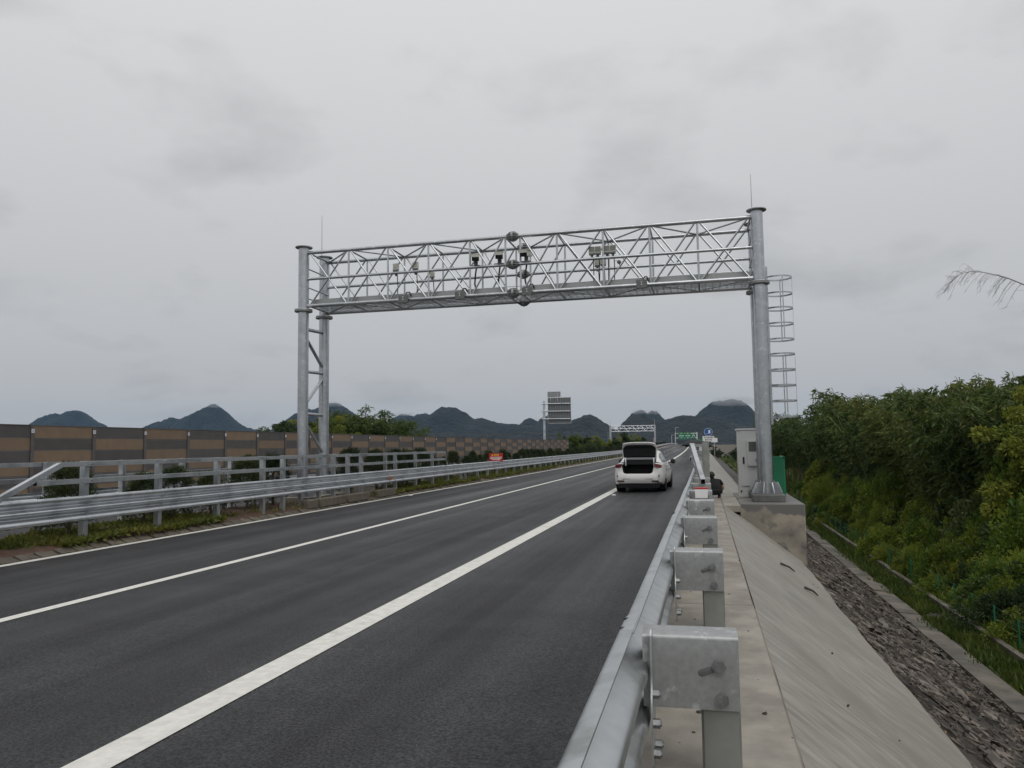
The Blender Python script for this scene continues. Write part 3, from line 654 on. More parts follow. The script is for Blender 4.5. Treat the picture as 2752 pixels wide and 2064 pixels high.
for i in range(44):
    Y = NB0+2.972*i; ang = math.atan2(xs(Y+2.97)-xs(Y), 2.97)
    if Y > 141.5: break
    dz = -.0012*(Y-24) if Y < 110 else -.10
    base = wp(NBX, Y, 0)-off; base.z += 0
    link('post', PN, nb, base+Vector((0,0,topz-3.27+dz)), (0,0,-ang))
    if Y < 70:
        p_ = link('number_plate', TG, nb, base+Vector((.087,.0,topz-.19+dz))); link('plate_mark', TK, p_, (.006,0,0))
    for r_ in range(6):
        link('panel', PB if (i+r_) % 2 else PG, nb, base+Vector((0,.066,topz-rowh*(r_+1)+dz)), (0,0,-ang))
Ye = NB0+2.972*i; link('post', PN, nb, wp(NBX, Ye, 0)-off+Vector((0,0,topz-3.27-.1)))
for i in range(44):
    Y = NB0+2.972*i
    if Y > 141.5: break
    dz = -.0012*(Y-24) if Y < 110 else -.10
    q = MB(); q.box((0,1.486,0), (.11,2.96,.03)); cp.add([Vector(v)+wp(NBX, Y, topz+.018+dz) for v in q.v], q.f)
part('coping', cp, NBPOST, nb, False)

# ---- drain ring and loose kerb blocks in the median
dr = thing('drain_ring', 'round concrete drain ring on a square block under the median rail', 'drain ring', (-11.75,25.4,-.05))
m = MB(); m.lathe([(.46,0),(.48,.02),(.48,.29),(.45,.31),(.40,.31),(.39,.05)], (-11.75,25.4,.06), 24); part('ring', m, CONC, dr)
m = MB(); m.box((-11.6,25.2,-.02), (.85,1.0,.18)); part('base_block', m, KERBT, dr, bevel=.02)
for i, (Y, L, rz) in enumerate([(20.55,.62,.03),(21.5,1.0,-.02),(22.35,.7,.02),(23.6,1.5,0.),(26.0,1.7,.02)]):
    m = MB(); m.box((0,0,.09), (.22,L,.26)); 
    o = link('kerb_block', m.mesh('kerb_block', KERBT), None, (-11.12+.02*(i % 2), Y, -.02), (0,rnd.uniform(-.05,.05),rz)); b = o.modifiers.new('b','BEVEL'); b.width = .03; b.segments = 2
    tag(o, ['short rounded concrete kerb block at the near end of the median block row','weathered kerb block lying under the left gantry post','pale broken kerb block between two longer ones under the median rail','long concrete kerb block just before the drain ring','long low kerb block in front of the drain ring'][i], 'kerb block')

# ================================================================== GANTRY
GY, GD = 22.0, 1.38
XL, XR = -12.168, 1.602
def ribjoint(mb, c, r):
    """bolted double flange with ribs on a chord"""
    c = Vector(c)
    for s_ in (-1, 1):
        mb.lathe([(r*2.7, 0), (r*2.7, .024)], c+Vector((.004 if s_ > 0 else -.026, 0, 0)), 16, 0, 'x')
        for k in range(10):
            a = 6.28318*k/10; d1 = Vector((0, math.cos(a), math.sin(a)))
            t = d1.cross(Vector((1,0,0)))*.006
            A = [c+Vector((s_*.026,0,0))+d1*r, c+Vector((s_*.026,0,0))+d1*r*2.6, c+Vector((s_*.09,0,0))+d1*r*2.35, c+Vector((s_*.20,0,0))+d1*r*1.0]
            mb.add([p+t for p in A]+[p-t for p in A], [(0,1,2,3),(7,6,5,4),(0,4,5,1),(1,5,6,2),(2,6,7,3)])
gan = thing('gantry', 'large galvanised truss gantry on paired posts spanning the carriageway', 'gantry', (XR, GY, .09))
CHZ = (7.865, 7.02, 6.16)
nodesL = [-12.0,-10.62,-9.305,-7.98,-6.66,-5.555]; nodesR = [-5.10,-4.0,-2.65,-1.32,.005,1.43]
for k, Y in enumerate((GY, GY+GD)):
    for z, r in zip(CHZ, (.058,.045,.060)):
        for a, b in ((-12.02,-5.36),(-5.30,1.46)):
            q = MB(); q.tube((a,Y,z), (b,Y,z), r, 12); part('chord', q, GALV, gan)
        q = MB(); ribjoint(q, (-5.33,Y,z), max(r,.055)); part('joint', q, GALVW, gan)
    for N in (nodesL, nodesR):
        for i, x in enumerate(N):
            if not (x in (-12.0, 1.43)):
                q = MB(); q.tube((x,Y,CHZ[2]), (x,Y,CHZ[0]), .030, 8); part('vertical', q, GALV, gan)
        for x0, x1 in zip(N[:-1], N[1:]):
            for a, b in (((x0+.05),(x1-.05)),((x1-.05),(x0+.05))):
                q = MB(); q.tube((a,Y,CHZ[0]), (b,Y,CHZ[2]), .028, 8); part('diagonal', q, GALV, gan)
for z in (CHZ[0], CHZ[2]):
    for N in (nodesL, nodesR):
        for i, x in enumerate(N):
            q = MB(); q.tube((x,GY,z), (x,GY+GD,z), .027, 8); part('cross_tube', q, GALV, gan)
        for i in range(len(N)-1):
            a, b = (N[i], N[i+1]) if i % 2 else (N[i+1], N[i])
            q = MB(); q.tube((a,GY,z), (b,GY+GD,z), .027, 8); part('cross_diagonal', q, GALV, gan)
for x in (XL+.15, XR-.15):
    for z in (7.35,6.75,6.4):
        q = MB(); q.tube((x,GY,z), (x,GY+GD,z), .022, 8); part('cross_tube', q, GALV, gan)
# walkway mesh, toe boards, hand cables
wk = MB()
for i in range(68):
    x = -11.95+i*.199; wk.box((x, GY+GD*.5, CHZ[2]-.005), (.016, GD-.14, .008))
for i in range(9): wk.box((-5.28, GY+.12+i*(GD-.24)/8, CHZ[2]-.012), (13.36,.012,.018))
part('walkway_grating', wk, GALV, gan, False)
for Y in (GY+.10, GY+GD-.10):
    for a, b in ((-11.9,-5.6),(-5.05,1.4)):
        q = MB(); q.box(((a+b)/2, Y, CHZ[2]+.14), (b-a,.008,.15)); part('toe_board', q, GALVW, gan, False)
for z in (6.62, 6.5):
    q = MB(); q.tube((-11.9,GY+GD-.12,z), (1.4,GY+GD-.12,z+.02), .012, 6); part('hand_wire', q, GALV, gan)
for X, nm in ((XL,0),(XR,1)):
    for k, Y in enumerate((GY, GY+GD)):
        gz = .0 if nm == 0 else .09
        p_ = MB(); p_.tube((X,Y,gz), (X,Y,8.03), .165, 24); po = part('post', p_, GALV, gan)
        q = MB(); q.lathe([(.26,8.03),(.27,8.04),(.27,8.062),(.24,8.07)], (X,Y,0), 24); part('cap', q, GALVW, po)
        q = MB(); q.lathe([(.275,5.975),(.28,5.985),(.28,6.005),(.27,6.012),(.27,6.022),(.28,6.03),(.28,6.05),(.275,6.058)], (X,Y,0), 24); part('flange', q, GALVW, po)
        q = MB()
        for i in range(9):
            a = 6.28318*i/9+.2; d = Vector((math.cos(a), math.sin(a), 0)); t = d.cross(Vector((0,0,1)))*.010; c = Vector((X,Y,gz+.215))
            A = [c+d*.16, c+d*.39, c+d*.39+Vector((0,0,.06)), c+d*.29+Vector((0,0,.29)), c+d*.16+Vector((0,0,.29))]
            q.add([p+t for p in A]+[p-t for p in A], [(0,1,2,3,4),(9,8,7,6,5),(0,5,6,1),(1,6,7,2),(2,7,8,3),(3,8,9,4)])
        part('base_fins', q, GALVL, po)
        q = MB(); q.lathe([(.39,gz+.195),(.39,gz+.216)], (X,Y,0), 24); part('base_plate', q, BOXG, po)  # plate coloured dark to stand in for the shade between the fins
    for z0, z1 in ((5.44,5.50),(4.10,4.14),(2.76,2.76)):
        q = MB(); q.tube((X,GY,z0), (X,GY+GD,z1), .055, 10); part('post_brace', q, GALV, gan)
    for (a, b) in (((GY,5.30),(GY+GD,4.25)),((GY,2.95),(GY+GD,4.05)),((GY,2.6),(GY+GD,1.45))):
        q = MB(); q.tube((X,a[0],a[1]), (X,b[0],b[1]), .052, 10); part('post_brace', q, GALV, gan)
for X, z in ((XL-.1,9.5),(XR-.02,9.55)):
    q = MB(); q.tube((X,GY+GD,8.0), (X,GY+GD,z), .016, 6, .008); part('lightning_rod', q, GALV, gan)
# foundation
fd = thing('gantry_foundation', 'big stained concrete foundation block under the right gantry posts', 'foundation', (1.62, 22, -1.6))
q = MB(); q.box((1.625,23.4,-.855), (1.58,4.9,1.89)); part('block', q, FOUND, fd, bevel=.02)
q = MB(); q.box((1.61,GY,.185), (.82,.82,.20)); part('plinth', q, PLINTH, fd, bevel=.02)
q = MB(); q.box((1.61,GY+GD-.0,.18), (.82,.80,.18)); part('plinth', q, PLINTH, fd, bevel=.02)
q = MB(); q.box((.62,23.1,.0), (.43,5.2,.17)); part('apron', q, CONC, fd, bevel=.015)
fl_ = thing('gantry_foundation', 'concrete footing of the left gantry posts, hidden behind the median rail', 'foundation', (-12.1, 22, -.3))
q = MB(); q.box((-12.12,22.69,-.02), (.95,2.5,.44)); part('block', q, FOUND, fl_, bevel=.02)

# ladder with safety cage on the right posts
LX, LY = 1.845, GY+.74
ld = thing('caged_ladder', 'galvanised access ladder with round safety hoops on the right gantry post', 'ladder', (LX, LY, 2.1))
for Y in (LY-.2, LY+.2):
    q = MB(); q.box((LX, Y, 4.36), (.05,.03,4.42)); part('rail', q, GALV, ld)
for i in range(15):
    q = MB(); q.tube((LX,LY-.2,2.25+i*.29), (LX,LY+.2,2.25+i*.29), .012, 6); part('rung', q, GALV, ld)
for z in (2.4,3.6,4.9,5.7):
    q = MB(); q.box((LX-.13, LY, z), (.26,.04,.04)); part('bracket', q, GALVW, ld)
HZ = [6.27,5.81,5.39,4.955,4.515,4.10,3.665,3.23,2.80,2.36]
for z in HZ:
    P = [(LX, LY-.2), (LX+.12, LY-.30), (LX+.35, LY-.36), (LX+.55, LY-.28), (LX+.67, LY-.12), (LX+.69, LY), (LX+.67, LY+.12), (LX+.55, LY+.28), (LX+.35, LY+.36), (LX+.12, LY+.30), (LX, LY+.2)]
    P = chaikin(P, 1); q = MB()
    for a, b in zip(P[:-1], P[1:]):
        d = (Vector((*b,0))-Vector((*a,0))); q.box(((a[0]+b[0])/2,(a[1]+b[1])/2,z), (d.length+.006,.006,.045), Matrix.Rotation(math.atan2(d.y,d.x),3,'Z'))
    part('hoop', q, GALV, ld, False)
for a, b in ((6.27,4.515),(4.10,2.36)):
    for x, y in ((LX+.685,LY),(LX+.40,LY-.35),(LX+.40,LY+.35)):
        q = MB(); q.box((x,y,(a+b)/2), (.008,.03,a-b) if x > LX+.5 else (.03,.008,a-b)); part('cage_strip', q, GALV, ld, False)

# devices on the truss
def camera(X, Y, Z, label, yaw=0.):
    t = thing('traffic_camera', label, 'camera', (0,0,0), 'traffic cameras on the gantry')
    rot = Matrix.Rotation(R(14), 3, 'X') @ Matrix.Identity(3)
    rot = Matrix.Rotation(yaw, 3, 'Z') @ Matrix.Rotation(R(12), 3, 'X')
    def P(v): return rot @ Vector(v)
    q = MB(); q.box(P((0,.02,.0)), (.145,.40,.13), rot); part('housing', q, CAMW, t, bevel=.012)
    q = MB(); q.box(P((0,-.01,.075)), (.18,.50,.016), rot); q.box(P((0,-.245,.045)), (.18,.03,.07), rot); part('sunshield', q, CAMW, t)
    q = MB(); q.box(P((0,-.186,-.005)), (.15,.015,.13), rot); l_ = part('front_plate', q, BLACK, t)
    q = MB(); q.tube(P((0,-.19,-.005)), P((0,-.205,-.005)), .038, 12); part('lens', q, GLASS, l_)
    q = MB(); q.tube((0,.02,-.06), (0,.02,-.17), .045, 10); q.box((0,.02,-.185), (.20,.14,.03)); part('mount', q, BOXG, t)
    q = MB(); q.path([(.0,.06,-.2),(-.03,.08,-.35),(-.05,.09,-.55),(-.01,.1,-.74)], .018, 6); part('cable', q, CABLE, t)
    t.location = (X,Y,Z+.05); t.scale = (1.4,)*3; return t
camera(-6.50,GY+.06,7.27,'leftmost of the three dark-hooded traffic cameras on the gantry mid chord', .25)
camera(-5.76,GY+.06,7.28,'middle traffic camera on the gantry, just left of the bolted joints', .2)
camera(-4.94,GY+.06,7.29,'right traffic camera on the gantry, just right of the bolted joints', -.1)
def flood(X, Y, Z, label, grid=True, s_=1.0, group='floodlights on the gantry', cab=.7):
    t = thing('floodlight', label, 'floodlight', (0,0,0), group)
    q = MB(); q.box((0,.0,.02), (.15*s_,.08,.17*s_)); part('housing', q, CAMW, t, bevel=.01)
    q = MB(); q.box((0,-.042,.03), (.13*s_,.01,.12*s_)); f_ = part('glass', q, FLGLASS, t)
    if grid:
        q = MB()
        for k in range(5): q.box((-.052+.026*k,-.049,.03), (.005,.004,.115)); q.box((0,-.05,-.022+.026*k), (.125,.004,.005))
        part('louvre', q, BOXG, f_, False)
    q = MB(); q.box((0,-.02,-.085*s_), (.13*s_,.09,.04)); q.tube((0,0,-.09*s_), (0,0,-.22*s_), .03, 8); part('bracket', q, BOXG, t)
    q = MB(); q.path([(.02,.03,-.15),(.03,.05,-.45),(.01,.06,-.2-cab)], .012, 5); part('cable', q, CABLE, t)
    t.location = (X,Y,Z); t.scale = (1.2,)*3
for X, s_ in ((-2.985,'outer left of the four square floodlights grouped on the gantry'),(-2.81,'inner left of the four square floodlights grouped on the gantry'),(-2.55,'inner right of the four square floodlights grouped on the gantry'),(-2.38,'outer right of the four square floodlights grouped on the gantry')):
    flood(X, GY+.08, 7.27, s_)
flood(-3.0, GY+GD, 7.22, 'left of two pale flash units on the rear chord below the four floodlights', False)
flood(-2.82, GY+GD, 7.23, 'right of two pale flash units on the rear chord below the four floodlights', False)
flood(-9.07, GY+.08, 7.21, 'left of two pale flash units on the left half of the gantry', False)
flood(-8.43, GY+.08, 7.21, 'right of two pale flash units on the left half of the gantry', False)
flood(-8.35, GY+GD, 7.2, 'small pale flash unit on the rear chord, left half of the gantry', False, .8)
an = thing('weather_sensor', 'small sensor on a thin mast on the rear gantry chord right of the floodlights', 'sensor', (-2.32,GY+GD,7.02))
q = MB(); q.tube((-2.32,GY+GD,7.05), (-2.32,GY+GD,7.16), .02, 8); part('mast', q, BOXG, an)
q = MB(); q.lathe([(.02,0),(.06,.03),(.065,.07),(.04,.11)], (-2.34,GY+GD,7.14), 12); part('head', q, BOXG, an)
q = MB(); q.path([(-2.34,GY+GD,7.22),(-2.42,GY+GD,7.25),(-2.5,GY+GD,7.23)], .008, 5); part('arm', q, BOXG, an)
for X, s_ in ((-8.746,'first grey junction box from the left on the bottom gantry chord'),(-6.946,'second grey junction box from the left on the bottom gantry chord'),(-4.888,'grey junction box just right of the bottom bolted joint on the gantry'),(-1.568,'rightmost grey junction box on the bottom gantry chord')):
    t = thing('junction_box', s_, 'junction box', (X,GY-.13,6.04))
    q = MB(); q.box((X,GY-.13,6.165), (.30,.09,.25)); part('case', q, BOXG, t, bevel=.012)
    q = MB(); q.box((X,GY-.178,6.19), (.012,.006,.09)); q.box((X,GY-.178,6.235), (.07,.006,.012)); q.box((X,GY-.178,6.145), (.07,.006,.012)); part('mark', q, CAMW, t, False)
    q = MB(); q.path([(X+.05,GY-.1,6.29),(X+.08,GY-.06,6.38),(X+.14,GY+.03,6.40),(X+.18,GY+.08,6.28)], .018, 6); part('cable', q, CABLE, t)
    q = MB(); q.box((X,GY-.068,6.165), (.14,.035,.12)); part('clamp', q, GALVW, t)

# ================================================================== CABINET, FENCE PANEL
cb = thing('equipment_cabinet', 'tall pale grey equipment cabinet behind the right gantry posts', 'cabinet', (1.4, 24.15, .09))
CX0, CX1, CY0, CY1, CZ0, CZ1 = .93, 1.90, 23.83, 24.6, .10, 2.05
q = MB(); q.box(((CX0+CX1)/2,(CY0+CY1)/2,1.09), (CX1-CX0-.04,CY1-CY0-.02,1.86)); part('body', q, CABW, cb, bevel=.01)
q = MB(); q.box(((CX0+CX1)/2,(CY0+CY1)/2,2.045), (CX1-CX0+.03,CY1-CY0+.06,.05)); part('roof', q, CABW, cb, bevel=.015)
q = MB(); q.box(((CX0+CX1)/2,(CY0+CY1)/2,.13), (CX1-CX0-.0,CY1-CY0,.09)); part('base', q, CABW, cb, bevel=.005)
q = MB(); q.box((1.425,CY0-.004,1.20), (.80,.022,1.62)); dr_ = part('door', q, CABW, cb, bevel=.006)
q = MB(); q.box((1.10,CY0-.02,1.14), (.05,.03,.20)); part('handle', q, BLACK, dr_, bevel=.008)
q = MB(); q.box((1.46,CY0-.06,1.35), (.50,.10,.74)); ac = part('air_conditioner', q, CABW, cb, bevel=.01)
q = MB(); q.box((1.46,CY0-.114,1.54), (.42,.006,.28)); part('grille', q, CABG, ac)
q = MB()
for k in range(9): q.box((1.46,CY0-.12,1.42+.03*k), (.41,.008,.012), Matrix.Rotation(.5,3,'X'))
part('louvre', q, CABG, ac, False)
q = MB(); q.lathe([(.07,0),(.07,.012)], (1.5,CY0-.124,1.14), 16, 0, 'y'); part('fan', q, CABG, ac)
q = MB(); q.box((CX0+.08,CY0-.012,.24), (.04,.02,.06)); part('lock', q, BLACK, cb)
q = MB()
for k in range(4): q.box((1.62,CY0-.02,.62+.03*k), (.26,.01,.012))
part('vent', q, CABG, cb, False)
gf = thing('green_screen', 'green ribbed steel screen panel beside the cabinet on the foundation', 'screen', (2.1, 24.2, .09))
q = MB(); q.box((2.08,23.95,.66), (.32,.02,1.10))
for k in range(7): q.box((1.945+.045*k,23.935,.66), (.016,.02,1.10))
part('front_sheet', q, GREENP, gf, False)
q = MB(); q.box((2.235,24.5,.66), (.02,1.1,1.10))
for k in range(12): q.box((2.25,24.0+.09*k,.66), (.02,.03,1.10))
part('side_sheet', q, GREENP, gf, False)
q = MB(); q.box((2.07,23.95,1.225), (.36,.06,.04)); q.box((2.235,24.5,1.225), (.06,1.16,.04)); part('top_trim', q, GREENP, gf)

# ================================================================== PERSON (crouching), UMBRELLA
def skinned(nodes, edges, root, sub=2):
    me = bpy.data.meshes.new('skel'); me.from_pydata([n[0] for n in nodes], edges, []); o = bpy.data.objects.new('skel', me); COL.objects.link(o)
    md = o.modifiers.new('skin', 'SKIN'); md.use_smooth_shade = True; o.modifiers.new('sub', 'SUBSURF').levels = sub; o.modifiers['sub'].render_levels = sub
    for i, n in enumerate(nodes):
        r = n[1] if isinstance(n[1], tuple) else (n[1], n[1]); me.skin_vertices[0].data[i].radius = r; me.skin_vertices[0].data[i].use_root = (i == root)
    dg = bpy.context.evaluated_depsgraph_get(); res = bpy.data.meshes.new_from_object(o.evaluated_get(dg)); bpy.data.objects.remove(o); return res
N = [((.02,.0,.20),(.15,.13)),((.01,.09,.32),(.145,.11)),((-.01,.18,.43),(.15,.105)),((-.03,.22,.50),(.06,.06)),((-.045,.24,.55),(.048,.048)),((-.055,.265,.62),(.085,.095)),((-.06,.275,.67),(.06,.07)),
     ((.17,.17,.455),.06),((.225,.17,.39),.046),((.262,.19,.26),.036),((.235,.27,.20),(.034,.018)),
     ((-.18,.21,.455),.06),((-.24,.27,.33),.046),((-.16,.40,.25),.036),((-.11,.45,.24),(.034,.018)),
     ((.12,.04,.18),.11),((.17,.36,.36),.075),((.12,.13,.08),.05),((.13,.10,.03),.045),((.14,.29,.026),(.045,.028)),
     ((-.10,.04,.18),.11),((-.16,.36,.36),.075),((-.11,.13,.08),.05),((-.11,.10,.03),.045),((-.12,.29,.026),(.045,.028)),
     ((-.062,.365,.60),(.016,.016))]
ED = [(0,1),(1,2),(2,3),(3,4),(4,5),(5,6),(2,7),(7,8),(8,9),(9,10),(2,11),(11,12),(12,13),(13,14),(0,15),(15,16),(16,17),(17,18),(18,19),(0,20),(20,21),(21,22),(22,23),(23,24),(5,25)]
for hb_, dx in ((10,-1),(14,1)):
    c = Vector(N[hb_][0])
    for k, (a, l) in enumerate([(-.018,.05),(-.006,.058),(.006,.055),(.018,.045)]):
        i0 = len(N); N.append((tuple(c+Vector((a,.03,.0))), .009)); N.append((tuple(c+Vector((a+dx*.012,.03+l*.6,-.012))), .008)); N.append((tuple(c+Vector((a+dx*.02,.03+l,-.04))), .007))
        ED += [(hb_,i0),(i0,i0+1),(i0+1,i0+2)]
    i0 = len(N); N.append((tuple(c+Vector((dx*.035,.005,-.005))), .010)); N.append((tuple(c+Vector((dx*.05,.04,-.02))), .009)); ED += [(hb_,i0),(i0,i0+1)]
bme = skinned(N, ED, 0); bme.name = 'body'
bme.materials.clear(); [bme.materials.append(m) for m in (CLOTH, SKIN, SHOE)]
grp = {}
for a, b in ED:
    k = 0
    if (a, b) in ((8,9),(9,10),(12,13),(13,14),(3,4),(4,5),(5,6),(5,25)) or a in (10,14) or a > 25 or b > 25: k = 1
    if (a, b) in ((17,18),(18,19),(22,23),(23,24)): k = 2
    grp[(a, b)] = k
for p in bme.polygons:
    best = (9, 0)
    for (a, b), k in grp.items():
        A, B = Vector(N[a][0]), Vector(N[b][0]); t = max(0, min(1, (p.center-A).dot(B-A)/max(1e-9, (B-A).length_squared)))
        d = (p.center-A.lerp(B, t)).length-(N[a][1] if not isinstance(N[a][1], tuple) else N[a][1][0])*.8
        if d < best[0]: best = (d, k)
    p.material_index = best[1]
pe = thing('person', 'person in black T-shirt and trousers crouching on the verge behind the guardrail', 'person', (.26,22.12,CZ), rz=R(12))
pe.scale = (.96,.96,1.0)
bo = link('body', bme, pe)
hm = MB(); V = []; F = []
for j in range(9):
    th = math.pi*.62*j/8
    for i in range(16):
        ph = 6.28318*i/16; r = 1+.05*nz(math.cos(ph)*3, math.sin(ph)*3, th*3)
        fr = .72 if math.sin(ph) > .35 and th > 1.0 else 1
        V.append((-.055+.098*r*math.sin(th)*math.cos(ph), .258+.108*r*math.sin(th)*math.sin(ph)*fr, .628+.095*r*math.cos(th)))
for j in range(8):
    for i in range(16): F.append((j*16+i, j*16+(i+1) % 16, (j+1)*16+(i+1) % 16, (j+1)*16+i))
hm.add(V, F); ho = link('hair', hm.mesh('hair', HAIR), pe)
for s_ in (-1, 1):
    m = MB(); m.lathe([(.004,-.012),(.022,-.006),(.024,.004),(.008,.012)], (-.055+s_*.094,.27,.608), 10, 0, 'x'); link('ear', m.mesh('ear', SKIN), pe)
m = MB(); m.box((.02,-.125,.235), (.26,.02,.035)); part('belt', m, HAIR, None); o = bpy.data.objects['belt']; o.parent = pe

um = thing('umbrella', 'open black umbrella propped over the raised guardrail rails', 'umbrella', (-.21,24,1.0))
m = MB(); V = [(0,0,.15)]; F = []
for ring, (r, z) in enumerate([(.17,.135),(.33,.085),(.44,.01),(.48,-.045)]):
    for i in range(24):
        a = 6.28318*i/24; s_ = 1-.05*abs(math.sin(a*4))*(ring+1)/2; zz_ = z+.02*abs(math.sin(a*4))*(ring)/2
        V.append((r*s_*math.cos(a), r*s_*math.sin(a), zz_))
F += [(0,1+i,1+(i+1) % 24) for i in range(24)]
for k in range(3):
    for i in range(24): F.append((1+k*24+i, 1+(k+1)*24+i, 1+(k+1)*24+(i+1) % 24, 1+k*24+(i+1) % 24))
m.add(V, F); c_ = m.mesh('canopy', UMB); co = link('canopy', c_, um, (0,0,.60), (R(-4),R(3),0)); sd_ = co.modifiers.new('s','SOLIDIFY'); sd_.thickness = .004
q = MB(); q.tube((-.21,24,.98), (-.21,24,1.77), .008, 8); part('shaft', q, DARKM, um)
q = MB(); q.path([(-.21,24,1.0),(-.21,24,.93),(-.19,24,.89),(-.15,24,.89),(-.13,24,.93)], .014, 8); part('handle', q, BLACK, um)
for i in range(8):
    a = 6.28318*i/8; q = MB(); q.path([(-.21,24,1.74),(-.21+.24*math.cos(a),24+.24*math.sin(a),1.70),(-.21+.44*math.cos(a),24+.44*math.sin(a),1.585)], .003, 4); part('rib', q, DARKM, um)

# ================================================================== CAR
car = thing('car', 'white saloon car parked on the shoulder line with its boot lid raised', 'car', (0,0,0))
I = lambda L, y: float(np.interp(y, [a for a, b in L], [b for a, b in L]))
WD = [(0,.70),(.06,.77),(.16,.83),(.35,.866),(.7,.88),(1.5,.885),(3.3,.885),(3.9,.868),(4.25,.80),(4.48,.68),(4.6,.48)]
ZT = [(0,.985),(.3,1.0),(.8,1.015),(1.5,.995),(2.9,.965),(3.4,.94),(4.0,.87),(4.4,.76),(4.6,.62)]
ZB = [(0,.33),(.3,.25),(.8,.2),(3.8,.2),(4.3,.2),(4.6,.27)]
ST = [0,.06,.16,.35,.55,.75,.98,1.3,1.7,2.2,2.7,3.1,3.4,3.68,3.95,4.2,4.4,4.52,4.6]
def sect(y):
    w, zt, zb = I(WD,y), I(ZT,y), I(ZB,y)
    return [(w*.80,zb),(w*.95,zb+.05),(w*.992,zb+.16),(w,.55),(w*.995,.66),(w*.972,.78),(w*.955,zt-.12),(w*.91,zt-.03),(w*.84,zt)]
m = MB()
for sgn in (-1, 1):
    V = []; F = []
    for y in ST: V += [(sgn*x, y+(-.02*math.sin(max(0,min(1,(z-.3)/.4))*3.14) if y == 0 else 0), z) for x, z in sect(y)]
    n = 9
    for j in range(len(ST)-1):
        for i in range(n-1): F.append((j*n+i, j*n+i+1, (j+1)*n+i+1, (j+1)*n+i))
    m.add(V, F)
V = []; F = []
for y in ST:
    w, zt, zb = I(WD,y), I(ZT,y), I(ZB,y); V += [(-w*.84,y,zt),(-w*.45,y,zt+.018),(0,y,zt+.025),(w*.45,y,zt+.018),(w*.84,y,zt)]
for j in range(len(ST)-1):
    if ST[j] >= .75:
        for i in range(4): F.append((j*5+i, j*5+i+1, (j+1)*5+i+1, (j+1)*5+i))
m.add(V, F)
V = []; F = []
for y in ST:
    w, zb = I(WD,y), I(ZB,y); V += [(-w*.80,y,zb),(w*.80,y,zb)]
for j in range(len(ST)-1): F.append((j*2, j*2+1, (j+1)*2+1, (j+1)*2))
m.add(V, F)
# front cap
P = sect(4.6); m.add([(x,4.6,z) for x, z in P]+[(-x,4.6,z) for x, z in P], [(i, i+1, 10+i, 9+i) for i in range(8)])
# boot deck sides beside the opening
for sgn in (-1, 1):
    V = []
    for y in (0,.35,.75): w, zt = I(WD,y), I(ZT,y); V += [(sgn*w*.84,y,zt),(sgn*.575,y,zt+.008),(sgn*.565,y,zt-.03)]
    m.add(V, [(j*3+i, j*3+i+1, (j+1)*3+i+1, (j+1)*3+i) for j in range(2) for i in range(2)])
# tail: rows of (z, outer half width, opening half width)
def tail_y(x, z): return -.075*math.exp(-((z-.50)/.20)**2)*(1-min(1,abs(x)/.70)**4)+.0
sec0 = sect(0); zo = [z for x, z in sec0]; xo = [x for x, z in sec0]
rows = [(.33,0),(.38,0),(.42,0),(.46,0),(.55,0),(.62,0),(.655,0),(.662,.43),(.68,.485),(.72,.515),(.80,.53),(.90,.555),(.985,.57)]
for (z0, o0), (z1, o1) in zip(rows[:-1], rows[1:]):
    w0, w1 = float(np.interp(z0, zo, xo)), float(np.interp(z1, zo, xo))
    for sgn in (-1, 1):
        k = 7
        A = [(o0+(w0-o0)*i/k, z0) for i in range(k+1)]; B = [(o1+(w1-o1)*i/k, z1) for i in range(k+1)]
        if o1 > 0 and o0 == 0: A = [(o1+(w0-o1)*i/k, z0) for i in range(k+1)]
        V = [(sgn*x, tail_y(x,z)-.02*math.sin(max(0,min(1,(z-.3)/.4))*3.14), z) for x, z in A+B]
        m.add(V, [(i, i+1, k+2+i, k+1+i) for i in range(k)])
bm_ = bmesh.new(); me = m.mesh('body', CARW, True, 32); bm_.from_mesh(me); bmesh.ops.remove_doubles(bm_, verts=bm_.verts, dist=.0015); bmesh.ops.recalc_face_normals(bm_, faces=bm_.faces)
# wheel openings
for yc in (.98, 3.68):
    kill = [f for f in bm_.faces if abs(f.calc_center_median().x) > .6 and math.hypot(f.calc_center_median().y-yc, f.calc_center_median().z-.31) < .05]
bm_.to_mesh(me); bm_.free(); me.set_sharp_from_angle(angle=R(32))
body = link('body', me, car)
cut = MB()
for yc in (.98, 3.68): cut.tube((-1.2,yc,.31), (1.2,yc,.31), .355, 28)
for o_ in ():
    pass
co_ = link('cutter', cut.mesh('cutter', CARIN)); sdm = body.modifiers.new('s','SOLIDIFY'); sdm.thickness = .02; sdm.offset = -1
bl = body.modifiers.new('b','BOOLEAN'); bl.object = co_; bl.operation = 'DIFFERENCE'; bl.solver = 'EXACT'
dg = bpy.context.evaluated_depsgraph_get(); nm_ = bpy.data.meshes.new_from_object(body.evaluated_get(dg))
if len(nm_.polygons) > 200: body.modifiers.clear(); body.data = nm_
else: body.modifiers.clear()
bpy.data.objects.remove(co_)
m = MB(); m.add([(-.56,.02,.60),(.56,.02,.60),(.56,.9,.60),(-.56,.9,.60),(-.58,.02,.99),(.58,.02,.99),(.60,.9,1.02),(-.60,.9,1.02)], [(0,1,2,3),(0,3,7,4),(1,5,6,2),(3,2,6,7)])
m.add([(-.44,-.005,.655),(.44,-.005,.655),(.56,.03,.60),(-.56,.03,.60)], [(0,1,2,3)])
m.add([(-.62,.70,1.03),(.62,.70,1.03),(.62,.92,1.05),(-.62,.92,1.05)], [(0,1,2,3)])
m.add([(-.575,.66,.96),(.575,.66,.96),(.565,.69,1.135),(-.565,.69,1.135)], [(0,1,2,3)])
part('boot_interior', m, CARIN, car, False)
